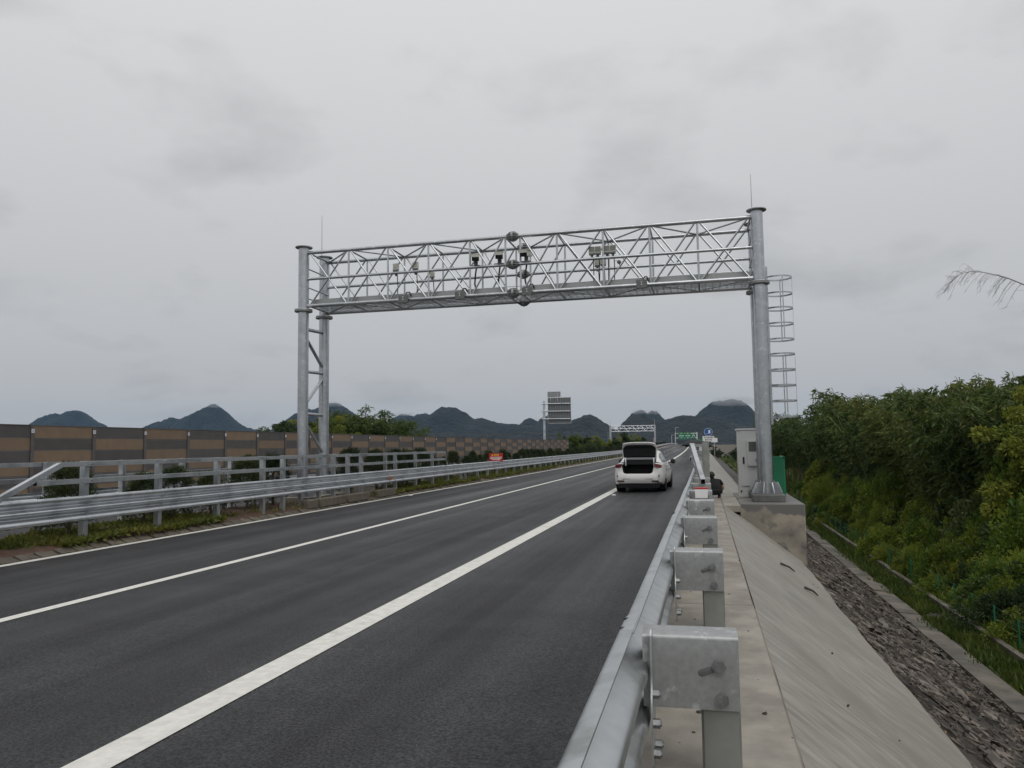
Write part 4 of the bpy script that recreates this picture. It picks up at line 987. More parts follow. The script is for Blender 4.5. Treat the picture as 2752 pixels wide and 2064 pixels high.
m = MB(); m.box((0,2.2,.24), (1.40,4.1,.16)); m.box((0,.4,.27), (1.25,.6,.14)); part('underbody', m, BLACK, car)
for sgn in (-1,1):
    for yc in (.98,3.68): m = MB(); m.lathe([(.34,.0),(.35,.0),(.35,.28)], (sgn*.58 if sgn > 0 else -.86,yc,.31), 20, 0, 'x'); part('wheel_arch_liner', m, BLACK, car)
GH = [(.70,1.045,.64,1.0,.735),(1.0,1.20,.61,1.0,.755),(1.42,1.375,.57,.99,.775),(1.9,1.432,.555,.985,.785),(2.45,1.428,.555,.975,.79),(2.85,1.36,.57,.965,.785),(3.2,1.18,.60,.955,.77),(3.56,.975,.64,.94,.74)]
def ghpt(y, s_, t):
    zr, wr, zb, wb = (float(np.interp(y, [g_[0] for g_ in GH], [g_[k] for g_ in GH])) for k in (1,2,3,4))
    return (s_*(wb+(wr-wb)*t**1.25), y, zb+(zr-zb)*t)
m = MB()
V = []
for y, zr, wr, zb, wb in GH:
    row = [ghpt(y,-1,t) for t in (0,.5,.85,1)]+[(-wr*.5,y,zr+.022),(0,y,zr+.03),(wr*.5,y,zr+.022)]+[ghpt(y,1,t) for t in (1,.85,.5,0)]; V += row
n = 11
m.add(V, [(j*n+i, j*n+i+1, (j+1)*n+i+1, (j+1)*n+i) for j in range(len(GH)-1) for i in range(n-1)])
part('roof', m, CARW, car, ang=40)
def winside(y0, y1, sgn, name='side_window', t0=.10, t1=.84):
    m = MB(); K = 8; V = []
    for k in range(K+1):
        y = y0+(y1-y0)*k/K
        for t in (t0, (t0+t1)/2, t1):
            x, yy, z = ghpt(y, sgn, t); V.append((x+sgn*.006, yy, z+.002))
    m.add(V, [(k*3+i, k*3+i+1, (k+1)*3+i+1, (k+1)*3+i) for k in range(K) for i in range(2)]); part(name, m, GLASS, car)
for sgn in (-1,1): winside(1.12,1.95,sgn); winside(2.02,3.12,sgn)
def winend(rows, name):
    m = MB(); V = []
    for y, f in rows:
        zr = float(np.interp(y, [g_[0] for g_ in GH], [g_[1] for g_ in GH])); wr = float(np.interp(y, [g_[0] for g_ in GH], [g_[2] for g_ in GH]))
        for k in range(7):
            u = -1+k/3.; V.append((u*wr*f, y, zr+.035+.004-.013*u*u*1.2))
    m.add(V, [(j*7+k, j*7+k+1, (j+1)*7+k+1, (j+1)*7+k) for j in range(len(rows)-1) for k in range(6)]); return part(name, m, GLASS, car)
rw = winend([(.76,.92),(.9,.92),(1.1,.93),(1.36,.9)], 'rear_window'); winend([(2.86,.88),(3.0,.9),(3.2,.92),(3.5,.93)], 'windscreen')
# raised boot lid
def lidpt(x, s_, o_=0.):
    # s along the lid from hinge: up the deck, then over to the tail
    if s_ < .50: y, z, ny, nz_ = .70-.05*s_/.5, 1.06+s_, -1, -.1
    else: q_ = s_-.50; y, z, ny, nz_ = .65-.16*q_/.22, 1.56+.19*q_/.22, -.75, -.6
    return (x, y+ny*o_-(-.03)*(x/.56)**2, z+nz_*o_-.045*(x/.56)**4*(s_/.7))
def lidw(s_): return .595+.03*s_/.4 if s_ < .4 else .625-.62*(max(0,s_-.5))**1.6
m = MB(); V = []; SS = [.15,.2,.35,.45,.5,.56,.62,.68,.72]; K = 12
for s_ in SS: V += [lidpt(lidw(s_)*(-1+2*k/K), s_) for k in range(K+1)]
F = [(j*(K+1)+k, j*(K+1)+k+1, (j+1)*(K+1)+k+1, (j+1)*(K+1)+k) for j in range(len(SS)-1) for k in range(K)]
m.add(V, F); lid = part('boot_lid', m, CARW, car); sd_ = lid.modifiers.new('s','SOLIDIFY'); sd_.thickness = .03; sd_.offset = 0
m = MB(); V = []; SS = [.152,.22,.35,.45,.50,.56,.64]
for s_ in SS:
    w_ = lidw(s_)-.04-(.01 if s_ < .18 else 0)-(.09 if s_ > .6 else 0); V += [lidpt(w_*(-1+2*k/K), s_, .03) for k in range(K+1)]
m.add(V, [(j*(K+1)+k, j*(K+1)+k+1, (j+1)*(K+1)+k+1, (j+1)*(K+1)+k) for j in range(len(SS)-1) for k in range(K)]); ln = part('lining', m, CARIN, lid); sd_ = ln.modifiers.new('s','SOLIDIFY'); sd_.thickness = .02
for sgn in (-1,1):
    m = MB(); m.path([(sgn*.50,.62,.92),(sgn*.50,.60,1.05),(sgn*.50,.64,1.20)], .022, 8); part('hinge_arm', m, CARW, car)
    # tail lamp, wraps the corner
    m = MB(); 
    LPt = [(.575,.885),(.575,1.005),(.66,.995),(.745,.975),(.805,.95),(.825,.875),(.76,.85),(.69,.865)]
    def ly(x): return -.015 if x < .69 else (-.015+(x-.69)*1.55)
    m.add([(sgn*x, ly(x)-.012, z) for x, z in LPt]+[(sgn*(x-.02), ly(x)+.06, z) for x, z in LPt], [tuple(range(8)), tuple(range(15,7,-1))]+[(i, (i+1) % 8, 8+(i+1) % 8, 8+i) for i in range(8)])
    part('tail_lamp', m, LAMPR, car, ang=20)
    m = MB(); m.box((sgn*.60,-.075,.415), (.22,.012,.022)); part('reflector', m, LAMPR, car)
    m = MB(); m.box((sgn*.60,-.068,.39), (.26,.012,.028)); part('bumper_slot', m, BLACK, car)
    mi = MB(); mi.lathe([(.03,-.07),(.085,-.055),(.10,0),(.085,.05),(.04,.06)], (sgn*.99,2.98,1.02), 14, 0, 'y'); mo_ = part('side_mirror', mi, BLACK, car)
    m = MB(); m.box((sgn*.88,3.0,.985), (.16,.05,.035)); part('mirror_arm', m, BLACK, mo_)
    for y in (1.55, 2.6): m = MB(); m.box((sgn*.883,y,.80), (.03,.19,.035)); part('door_handle', m, CARW, car, bevel=.008)
    for y in (1.32, 2.05, 3.12): m = MB(); m.box((sgn*.876,y,.60), (.012,.010,.62)); part('door_gap', m, BLACK, car)
m = MB(); m.box((0,-.083,.475), (1.05,.012,.012)); part('bumper_crease', m, BLACK, car)
wm = None
for yc in (.98, 3.68):
    for sgn in (-1,1):
        m = MB(); m.lathe([(.20,-.10),(.285,-.105),(.312,-.08),(.318,0),(.312,.08),(.285,.105),(.20,.10)], (sgn*.778,yc,.318), 32, 0, 'x'); wh = part('wheel', m, RUBBER, car)
        m = MB(); m.lathe([(.20,-.02),(.205,.0),(.20,.085),(.185,.09),(.18,.03),(.03,.045),(.03,.06)] if sgn > 0 else [(.03,-.06),(.03,-.045),(.18,-.03),(.185,-.09),(.20,-.085),(.205,0),(.20,.02)], (sgn*.778,yc,.318), 24, 0, 'x')
        for k in range(5):
            a = 6.28318*k/5; m.box((sgn*(.778+.06),yc+.11*math.cos(a),.318+.11*math.sin(a)), (.03,.15,.04), Matrix.Rotation(a,3,'X'))
        part('rim', m, RIMM, wh)
car.location = (-2.29,27.55,road(-2.3)); car.rotation_euler = (0,0,R(-2.0))

# ================================================================== ROADSIDE SIGNS, FAR GANTRY
YB = 115.0
bs = thing('road_sign', 'round blue lane sign with a white plate below, on the right verge', 'sign', (.62,YB,-.4)); dxs = 0
q = MB(); q.tube((.62,YB+.1,-.6), (.62,YB+.1,3.8), .045, 10); part('pole', q, GALV, bs)
q = MB(); q.lathe([(.57,-.02),(.57,.02)], (.60,YB,3.29), 32, 0, 'y'); part('white_rim', q, WHITE, bs)
q = MB(); q.lathe([(.535,-.02),(.535,.02)], (.60,YB-.006,3.29), 32, 0, 'y'); ds = part('blue_disc', q, BSIGN, bs)
q = MB(); q.box((.74,YB-.03,3.36), (.27,.006,.42)); q.box((.74,YB-.03,3.12), (.30,.006,.04)); q.box((.50,YB-.03,3.06), (.52,.006,.035)); part('white_symbol', q, WHITE, ds, False)
q = MB(); q.box((.58,YB,2.33), (1.60,.03,.76)); wpn = part('white_plate', q, WHITE, bs, bevel=.01)
text('中大型车辆', .25, (.58,YB-.022,2.50), BLACK, wpn); text('靠右行驶', .25, (.58,YB-.022,2.17), BLACK, wpn)
# large cantilever sign, seen from behind
YS_ = 123.1
cs = thing('cantilever_sign', 'tall cantilever road sign seen from behind, over the opposite carriageway', 'sign', (-25.0,YS_,-.5))
q = MB(); q.tube((-25.0,YS_,-.6), (-25.0,YS_,8.85), .21, 16, .19); part('pole', q, GALVL, cs)
for z in (8.42,7.19,5.96):
    q = MB(); q.tube((-25.35,YS_-.26,z), (-20.65,YS_-.26,z-.05), .10, 10); ar = part('arm', q, GALVL, cs)
    q = MB(); q.box((-25.0,YS_-.14,z), (.5,.2,.16)); part('clamp', q, GALVW, ar)
pan = [(x, 0) for x in range(9)]
for i in range(9):
    x0 = -24.32+i*.413; q = MB(); q.box((x0+.205,YS_-.10,7.30), (.40,.012,4.05)); q.box((x0+.205,YS_-.125,7.30), (.05,.04,4.02)); part('panel', q, BOXG, cs, False)
q = MB()
for X in (-24.34,-20.60): q.box((X,YS_-.11,7.30), (.06,.06,4.15))
for z in (5.24,9.37): q.box((-22.47,YS_-.11,z), (3.8,.06,.06))
part('frame', q, GALVL, cs)
sp = MB(); sp.box((-23.30,YS_-.10,9.9), (2.05,.012,.82)); ap = part('upper_panel', sp, GALVW, cs)
q = MB()
for X in (-24.35,-22.25): q.box((X,YS_-.12,9.9), (.05,.05,.88))
for z in (9.47,9.75,10.05,10.33): q.box((-23.3,YS_-.15,z), (2.1,.05,.045))
for X in (-23.85,-22.75): q.box((X,YS_-.19,9.6), (.06,.05,1.5))
part('battens', q, GALVL, ap)
# distant gantry over the opposite carriageway
YF = 240.0; zf = zc(YF)
fg = thing('gantry', 'smaller-looking distant truss gantry over the opposite carriageway', 'gantry', (-21.3,YF,zf))
F0, F1, FT, FB = -28.1, -14.55, 7.40, 5.72
for k, Y in enumerate((YF, YF+1.4)):
    for z in (FT,(FT+FB)/2,FB): q = MB(); q.tube((F0,Y,z), (F1,Y,z), .085, 6); part('chord', q, GALVL, fg)
    for i in range(10):
        xa, xb = F0+(F1-F0)*i/10, F0+(F1-F0)*(i+1)/10
        q = MB(); q.tube((xa,Y,FT if i % 2 else FB), (xb,Y,FB if i % 2 else FT), .055, 6); part('diagonal', q, GALVL, fg)
        q = MB(); q.tube((xa,Y,FB if i % 2 else FT), ((xa+xb)/2,Y,(FT+FB)/2), .045, 6); part('diagonal', q, GALVL, fg)
    for X in (F0, F1):
        q = MB(); q.tube((X,Y,zf-.3), (X,Y,7.6), .22, 10); part('post', q, GALVL, fg)
        q = MB(); q.tube((X,Y,7.6), (X,Y,9.2), .03, 5); part('lightning_rod', q, GALVL, fg)
q = MB(); q.box((F0,YF+.7,zf+.25), (1.2,2.6,.75)); part('footing', q, CONC, fg)
q = MB()
for i in range(10): q.lathe([(.33,0),(.33,.05)], (F0-.6,YF+.7,zf+1.3+.36*i), 12)
q.box((F0-.25,YF+.7,zf+2.9), (.08,.4,3.8)); part('ladder_cage', q, GALVL, fg)
vb = thing('post_banner', 'narrow pinkish vertical notice strapped to the right post of the distant gantry', 'notice', (F1-.3,YF-.3,zf+.6))
q = MB(); q.box((F1-.35,YF-.32,zf+1.75), (.34,.03,1.75)); part('board', q, mat('faded_pink_board', (.40,.30,.29), (.34,.25,.25), .6), vb)
q = MB()
for k in range(4):
    q.box((F1-.35,YF-.345,zf+1.1+.42*k), (.20,.01,.24)); 
part('characters', q, mat('faded_red_print', (.42,.10,.09), None, .6), vb, False)
# green direction signs on a frame, far ahead
YG = 450.0; zg = zc(YG)
ggs = thing('direction_sign', 'green direction signs on a white frame over the road far ahead', 'sign', (-9.8,YG,zg))
for X in (-15.8,-3.9): q = MB(); q.tube((X,YG,zg-.4), (X,YG,8.0), .25, 8); part('post', q, WHITE, ggs)
for z in (7.55,5.0): q = MB(); q.box((-9.85,YG,z), (12,.3,.3)); part('beam', q, WHITE, ggs)
for x0, x1, a, b in ((-14.1,-10.85,4.45,8.05),(-10.5,-7.4,4.4,8.05),(-6.9,-4.7,5.05,7.4)):
    q = MB(); q.box(((x0+x1)/2,YG-.3,(a+b)/2), (x1-x0,.08,b-a)); p_ = part('panel', q, GSIGN, ggs, False)
    q = MB(); cx_ = (x0+x1)/2
    if a < 5:
        for k in range(4): q.box((cx_-1.0+.62*k+(.2 if k > 1 else 0),YG-.35,6.2), (.46,.02,.5))
        q.box((cx_,YG-.35,5.1), (.5,.02,.35))
    else:
        for k in range(2): q.box((cx_-.4+.8*k,YG-.35,6.2), (.25,.02,1.5), Matrix.Rotation(.6-1.2*k,3,'Y'))
    part('white_symbols', q, WHITE, p_, False)
    if a < 5: q = MB(); q.box((cx_,YG-.35,7.5), (.9,.02,.4)); part('yellow_route_mark', q, YEL, p_, False)
for i, (X, Y, h, arm, lab) in enumerate([(-13.95,400,9.93,1.4,'tall thin camera pole with short arm beside the far green signs'),(-15.9,400,6.2,.9,'shorter camera pole left of the far green signs')]):
    z0 = zc(Y); t = thing('camera_pole', lab, 'pole', (X,Y,z0)); q = MB(); q.tube((X,Y,z0-.3), (X,Y,h), .16, 8, .11); part('pole', q, GALVL, t)
    q = MB(); q.box((X+arm/2,Y,h), (arm,.14,.14)); q.box((X+arm,Y-.1,h-.05), (.5,.3,.25)); part('arm', q, GALVL, t)
t = thing('guide_sign', 'small white sign plate beyond the round blue sign', 'sign', (2.0,170,-2))
q = MB(); q.tube((2.05,170,-3), (2.05,170,3.0), .06, 8); part('pole', q, GALVL, t)
q = MB(); q.box((2.05,169.9,2.35), (1.3,.04,.9)); part('plate', q, WHITE, t)
t = thing('guide_sign', 'small green sign plate just above the umbrella far ahead', 'sign', (-1.2,260,0))
q = MB(); q.tube((-1.6,260,-.5), (-1.6,260,3.2), .07, 8); part('pole', q, GALVL, t)
q = MB(); q.box((-1.6,259.9,2.6), (2.4,.05,.9)); part('plate', q, GSIGN, t)
# far beige retaining wall with railing posts
fw = thing('retaining_wall', 'distant low beige wall beyond the verge, right of the road sign', 'wall', (6.5,300,-3.7))
BEIGE = mat('beige_far_wall', (.30,.275,.245), (.25,.23,.21), .8)
q = MB(); q.box((7.5,300.2,-1.4), (12,.6,4.4)); part('wall_face', q, BEIGE, fw)
for i in range(13):
    q = MB(); q.box((1.8+i*.93,299.85,-1.3), (.2,.2,4.9)); part('pilaster', q, BEIGE, fw)
q = MB(); q.box((7.5,300.2,.95), (12,.5,.35)); part('coping', q, CONC, fw)

# green wire fence below the slope
wf = thing('wire_fence', 'green wire fence with slim posts along the bushes below the slope', 'fence', (7.3,30,-3.6))
pm_ = MB(); pm_.box((0,0,.28), (.032,.032,1.2)); PF = pm_.mesh('post', GREENF)
off = wloc(wf)
for i in range(36):
    Y = 9.8+1.7*i; link('post', PF, wf, wp(7.3,Y,-3.62)-off, (rnd.uniform(-.03,.03),rnd.uniform(-.03,.03),0))
for k in range(6):
    q = MB(); q.path([wp(7.3,9.8+5.1*j,-3.5+.15*k) for j in range(12)], .0025, 4); part('wire', q, GREENF, wf)
for i, (a, b, la) in enumerate([((430,470),(510,515),'dark curved strip of debris lying high on the concrete slope'),((570,610),(645,655),'dark strip of debris near the lower edge of the concrete slope')]):
    bz = Zm(1900,1300,852/1850.)
    def onslope(x, y):
        d = ray(x, y); t = (CZ+.775*.385-CAMH)/(d.z+.775*d.x); return CAMPOS+d*t
    A, B = onslope(*bz(*a)), onslope(*bz(*b)); q = MB(); M_ = (A+B)/2+Vector((.03,.05,0)); up_ = Vector((.5,0,.9))*.012
    q.path([A+up_, M_+up_, B+up_], .022, 5, 0, .5); solo('stick', q, DSOIL, la, 'debris', A)

# ================================================================== VEGETATION
rg = np.random.default_rng(11)
def unit(a): return a/np.maximum(1e-9, np.linalg.norm(a, axis=-1, keepdims=True))
def leaf_mesh(name, base, axis, wid, ln, tint, m, fold=.0):
    """diamond leaves: base point, growth axis, width, length"""
    n = len(base); up = rg.normal(size=(n,3)); side = unit(np.cross(axis, up))
    L = ln[:,None]; Wd = wid[:,None]
    v = np.empty((n,4,3)); v[:,0] = base; v[:,1] = base+axis*L*.45+side*Wd*.5; v[:,2] = base+axis*L; v[:,3] = base+axis*L*.45-side*Wd*.5
    me = bpy.data.meshes.new(name); me.vertices.add(n*4); me.vertices.foreach_set('co', v.reshape(-1).astype(np.float32))
    me.loops.add(n*4); me.loops.foreach_set('vertex_index', np.arange(n*4, dtype=np.int32)); me.polygons.add(n); me.polygons.foreach_set('loop_start', np.arange(0, n*4, 4, dtype=np.int32)); me.polygons.foreach_set('loop_total', np.full(n, 4, dtype=np.int32))
    a = me.attributes.new('tint', 'FLOAT', 'FACE'); a.data.foreach_set('value', tint.astype(np.float32)); me.materials.append(m); me.update(calc_edges=True); return me
def clumps(C, cr, per, ln, wd, m, name, droop=.25, out=None, tb=.5, flat=.7):
    n = len(C)*per; cc = np.repeat(C, per, 0); d = unit(rg.normal(size=(n,3))); d[:,2] *= flat
    b = cc+d*(np.repeat(cr, per)*rg.random(n)**.4)[:,None]
    ax = unit(d+rg.normal(size=(n,3))*.55+np.array([0,0,-droop])+(0 if out is None else np.repeat(out, per, 0)*.6))
    ct = np.repeat(rg.normal(tb, .21, len(C)), per); ti = np.clip(ct+rg.normal(0,.12,n), 0, 1)
    return leaf_mesh(name, b, ax, wd*rg.uniform(.6,1.3,n), ln*rg.uniform(.6,1.3,n), ti, m)
def stems(P, r0, m, name):
    q = MB()
    for a in P: q.path(a, r0, 5, 0, .3)
    return q.mesh(name, m)
# --- bush prototypes (radius ~1, height ~1)
def make_bush(i, m, nC, per, ln, wd, lab):
    th = rg.uniform(0, 6.283, nC); u = rg.random(nC)**.8; el = np.arcsin(np.clip(u,0,1)); lob = 1+.22*np.sin(3*th+i)+.12*np.sin(5*th+2*i)
    rr = rg.uniform(.72,1.0,nC)*lob; inner = rg.random(nC) < .25; rr[inner] *= .6
    C = np.stack([rr*np.cos(el)*np.cos(th), rr*np.cos(el)*np.sin(th), .08+.95*rr*np.sin(el)*rg.uniform(.85,1.1,nC)], 1)
    t = thing('bush', lab, 'bush', (0,0,-60)); 
    me = clumps(C, rg.uniform(.10,.24,nC), per, ln, wd, m, 'foliage', .3, unit(C)); link('foliage', me, t)
    P = []
    for k in range(7):
        a = rnd.random()*6.28; P.append([(0,0,-.1),(.3*math.cos(a),.3*math.sin(a),.35),(.6*math.cos(a),.6*math.sin(a),.75)])
    link('stem', stems(P, .03, BARK, 'stem'), t); return t
BUSH = [make_bush(i, mm, 170, 80, l*.72, w*.8, 'bush') for i, (mm, l, w) in enumerate([(L_BUSH,.12,.05),(L_BUSH,.10,.05),(L_TREE,.13,.06),(L_DARK,.13,.06),(L_BUSH,.15,.045)])]
def make_bamboo(i, h=1.0, nC=15):
    B = []; A = []; cul = []; ct = []
    for k in range(nC):
        a = rg.uniform(0,6.283); r = rg.uniform(0,.09); hh = rg.uniform(.72,1.02); ln_ = rg.uniform(.08,.30); bend = rg.uniform(.05,.22)
        x0 = np.array([r*np.cos(a), r*np.sin(a), -.02]); dr = np.array([np.cos(a+rg.normal(0,.4)), np.sin(a+rg.normal(0,.4)), 0])
        def pos(t): return x0+dr*(ln_*t**2.2)+np.array([0,0,hh*(t-bend*max(0,t-.55)**2*2.2)])
        cul.append([tuple(pos(t)) for t in np.linspace(0,1,8)])
        for t in np.concatenate([rg.uniform(.34,1,50), rg.uniform(.62,1,34)]):
            p = pos(t); ba = rg.uniform(0,6.283); bl_ = rg.uniform(.04,.13)*(1.15-.45*t); bd = np.array([np.cos(ba), np.sin(ba), .25-.5*t])
            n_ = 8; s_ = rg.uniform(.15,1,n_)[:,None]; q_ = p+bd*bl_*s_+np.array([0,0,-.03])*s_**2; B.append(q_)
            A.append(unit(np.tile(bd,(n_,1))+rg.normal(size=(n_,3))*.65+np.array([0,0,-.55]))); ct.append(np.full(n_, rg.normal(.45,.17)+.12*t))
    B = np.concatenate(B); A = np.concatenate(A); ct = np.clip(np.concatenate(ct)+rg.normal(0,.1,len(B)),0,1); n = len(B)
    t = thing('bamboo_clump', 'bamboo', 'bamboo', (0,0,-60)); link('foliage', leaf_mesh('foliage', B, A, .0085*rg.uniform(.7,1.3,n), .034*rg.uniform(.7,1.3,n), ct, L_BAMB), t)
    link('culms', stems(cul, .0045, CULM, 'culms'), t); return t
BAMB = [make_bamboo(i) for i in range(5)]
def make_tree(i, m, nl=30, spread=.42, ln=.022, wd=.013, trunk=.30, per=240, tb=.5):
    P = [[(0,0,-.03),(.01,.0,.15),(.0,.02,trunk)]]; C = []
    for k in range(nl):
        a = rg.uniform(0,6.283); e = rg.uniform(.15,1.0); z0 = trunk*rg.uniform(.6,1.0); L = spread*rg.uniform(.6,1.05)*(1.1-.35*e)
        tip = np.array([L*np.cos(a), L*np.sin(a), trunk+(.95-trunk)*e*rg.uniform(.85,1.05)]); mid = np.array([tip[0]*.45, tip[1]*.45, z0+(tip[2]-z0)*.6])
        P.append([(0,0.01,z0), tuple(mid), tuple(tip)])
        for f in (1.0, .8, .62): C.append(mid+(tip-mid)*f+rg.normal(0,.04,3)); 
        for _ in range(2): C.append(tip+rg.normal(0,.06,3))
    C = np.array(C); t = thing('tree', 'tree', 'tree', (0,0,-60)); link('crown', clumps(C, rg.uniform(.03,.075,len(C)), per, ln, wd, m, 'crown', .3, None, tb), t)
    q = MB(); q.path(P[0], .022, 8, 0, .7)
    for p in P[1:]: q.path(p, .008, 5, 0, .3)
    link('trunk', q.mesh('trunk', BARK), t); return t
TREE = [make_tree(0, L_TREE), make_tree(1, L_TREE, 30, .46), make_tree(2, L_DARK, 28, .44), make_tree(3, L_FEATH, 64, .5, .032, .011, .12, 210)]
def make_cypress(i):
    n = 110; z = rg.random(n)**.85; r = (.40*(1-z)**.55+.06)*rg.uniform(.55,1.05,n)*(np.where(z < .12, .8, 1)); a = rg.uniform(0,6.283,n)
    C = np.stack([r*np.cos(a), r*np.sin(a), .13+.87*z], 1); t = thing('cypress_shrub', 'cypress', 'shrub', (0,0,-60))
    o = unit(np.stack([np.cos(a), np.sin(a), np.full(n,1.2)],1)); link('foliage', clumps(C, rg.uniform(.06,.13,n), 85, .062, .013, L_CYP, 'foliage', -.5, o, .45), t)
    q = MB(); q.path([(0,0,-.05),(.01,0,.5),(0,0,.95)], .03, 6, 0, .3)
    for k in range(8): aa = k*.8; q.path([(0,0,.06+.02*k),(.15*math.cos(aa),.15*math.sin(aa),.12+.03*k),(.28*math.cos(aa),.28*math.sin(aa),.22+.04*k)], .008, 4, 0, .5)
    link('trunk', q.mesh('trunk', BARK), t); return t
CYP = [make_cypress(i) for i in range(4)]
def make_tuft(i, n=170, ln=1.0):
    a = rg.uniform(0,6.283,n); r = rg.uniform(0,.12,n); b = np.stack([r*np.cos(a), r*np.sin(a), np.zeros(n)],1); el = rg.uniform(.35,1.25,n)
    V = []; F = []; T = np.clip(rg.normal(.6,.18,n),0,1)
    L = ln*rg.uniform(.5,1.1,n); w = .016*rg.uniform(.7,1.3,n); v = np.empty((n,7,3)); d0 = np.stack([np.cos(el)*np.cos(a), np.cos(el)*np.sin(a), np.sin(el)],1); sd2 = np.stack([-np.sin(a), np.cos(a), np.zeros(n)],1)
    for k, (t, ww) in enumerate([(0,.6),(.4,1),(.75,.7)]):
        c = b+d0*(L*t)[:,None]; c[:,2] -= .55*L*t*t*np.cos(el)
        v[:,k*2] = c+sd2*(w*ww)[:,None]; v[:,k*2+1] = c-sd2*(w*ww)[:,None]
    c = b+d0*L[:,None]; c[:,2] -= .62*L*np.cos(el); v[:,6] = c
    idx = np.arange(n)[:,None]*7; q4_ = np.concatenate([idx+np.array([[0,1,3,2]]), idx+np.array([[2,3,5,4]])],0); t3 = idx+np.array([[4,5,6]])
    me = bpy.data.meshes.new('blades'); me.from_pydata(v.reshape(-1,3).tolist(), [], q4_.tolist()+t3.tolist()); at = me.attributes.new('tint','FLOAT','FACE'); at.data.foreach_set('value', np.concatenate([T,T,T]).astype(np.float32)); me.materials.append(L_GRASS); me.update()
    return me
TUFT = [make_tuft(i) for i in range(3)]
used = set()
def place(proto, P, rz, sc, label, group, name=None):
    if proto.name not in used:
        used.add(proto.name); o = proto; o.location = P; o.rotation_euler = (0,0,rz); o.scale = sc if isinstance(sc, tuple) else (sc,)*3; o['label'] = label; o['group'] = group
    else: o = dup(proto, P, rz, sc, label, group)
    return o
# --- median cypress row
CYL = [(-12.10,10.5,1.42,'big cypress shrub at the left frame edge behind the sloping end rail'),(-12.05,12.75,1.38,'cypress shrub just left of the first tall median post'),(-12.1,14.9,1.12,'low cypress shrub between the first and second tall median posts'),(-12.1,15.9,1.2,'cypress shrub just before the second tall median post'),(-12.1,17.3,1.05,'low cypress shrub right of the second tall median post'),(-12.1,18.9,1.42,'cypress shrub between the third tall median post and the left gantry post'),(-12.15,20.3,1.45,'cypress shrub next left of the left gantry post'),(-12.1,25.2,1.55,'dark cypress shrub right of the left gantry posts'),(-12.1,27.5,1.5,'cypress shrub behind the raised median rails above the orange reflector'),(-12.1,29.2,1.5,'slim cypress shrub behind the far half of the raised median rails'),(-12.1,30.6,1.5,'cypress shrub behind the last tall median posts'),(-12.1,32.1,1.5,'cypress shrub at the far end of the raised median rails')]
for i, (X, Y, h, l) in enumerate(CYL): place(CYP[i % 4], wp(X,Y,.02), i*1.3, (h*1.0,h*1.0,h), l, 'cypress shrubs in the median')
Y = 33.7; i = 0
while Y < 300:
    h = rnd.uniform(1.08,1.38)
    pos_ = 'between the raised rails and the red sign' if Y < 41 else 'just behind the red sign' if Y < 45 else 'shortly past the red sign' if Y < 65 else 'midway between red sign and tall sign pole' if Y < 95 else 'shortly before the tall sign pole' if Y < 123 else 'between tall sign pole and distant gantry' if Y < 240 else 'beyond the distant gantry'
    place(CYP[i % 4], wp(-12.1+rnd.uniform(-.12,.12),Y,.02), rnd.random()*6, (h*rnd.uniform(.68,.9),h*rnd.uniform(.68,.9),h), 'median hedge cypress '+pos_, 'cypress hedge '+pos_); i += 1; Y += rnd.uniform(1.25,2.0)*(1 if Y < 120 else 1.25)
# --- grasses as ground cover
def carpet(name, region, n, ln, wd, m, label, up=1.0):
    P = np.array([region() for _ in range(n)]); ax = unit(rg.normal(size=(n,3))*.55+np.array([0,0,up])); pat = np.array([nz(p[0]*1.5,p[1]*.9,2) for p in P])
    o = link(name, leaf_mesh(name, P, ax, wd*rg.uniform(.6,1.4,n), ln*rg.uniform(.5,1.4,n), np.clip(.5+.5*pat+rg.normal(0,.15,n),0,1), m)); o['kind'] = 'stuff'; o['label'] = label; return o
def r_med():
    while True:
        Y = 8+52*rnd.random()**1.3; X = -11.05-rnd.random()**1.6*2.0
        bare = 17.2 < Y < 26.6 and rnd.random() > .04
        if bare or nz(X*1.2, Y*.5, 9) < -.45: continue
        return wp(X, Y, .03+.05*nz(X*2, Y*.8, 3))
carpet('median_weeds', r_med, 46000, .11, .05, L_GRASS, 'low yellow green weeds under the median rail', .7)
def r_med2():
    Y = 60+140*rnd.random(); return wp(-11.12-rnd.random()*1.0, Y, .03)
carpet('far_median_weeds', r_med2, 4000, .22, .12, L_GRASS, 'low weeds along the far median kerb', .7)
def r_str():
    while True:
        Y = 5+60*rnd.random()**1.2; X = 5.86+1.6*rnd.random()
        if nz(X*1.3, Y*.6, 4) < -.35+.4*(X < 6.15): continue
        return wp(X, Y, -3.66)
bs_ = MB(); bs_.sweep([(6.1,-3.62),(6.95,-3.6)], [y for y in YS if y < 200], lambda a, b, Y: wp(a, Y, b), close=False); struct('grass_strip_soil', bs_, DSOIL)
carpet('channel_grass', r_str, 34000, .27, .06, L_GRASS, 'grass growing in the strip between path and channel wall', 1.2)
def r_fld():
    Y = 8+110*rnd.random()**1.4; X = 7.1+ (26)*rnd.random()**1.6
    return Vector((X, Y, GZ))
carpet('undergrowth', r_fld, 26000, .45, .10, L_BUSH, 'rough undergrowth below the bushes right of the fence', .9)
def r_far():
    Y = 55+330*rnd.random(); X = 7.5+ (4+.10*Y)*rnd.random()
    return Vector((X-2, Y, GZ-.1))
carpet('scrub_field', r_far, 26000, 1.0, .42, L_HEDGE, 'green scrub field beside the far embankment', .8)
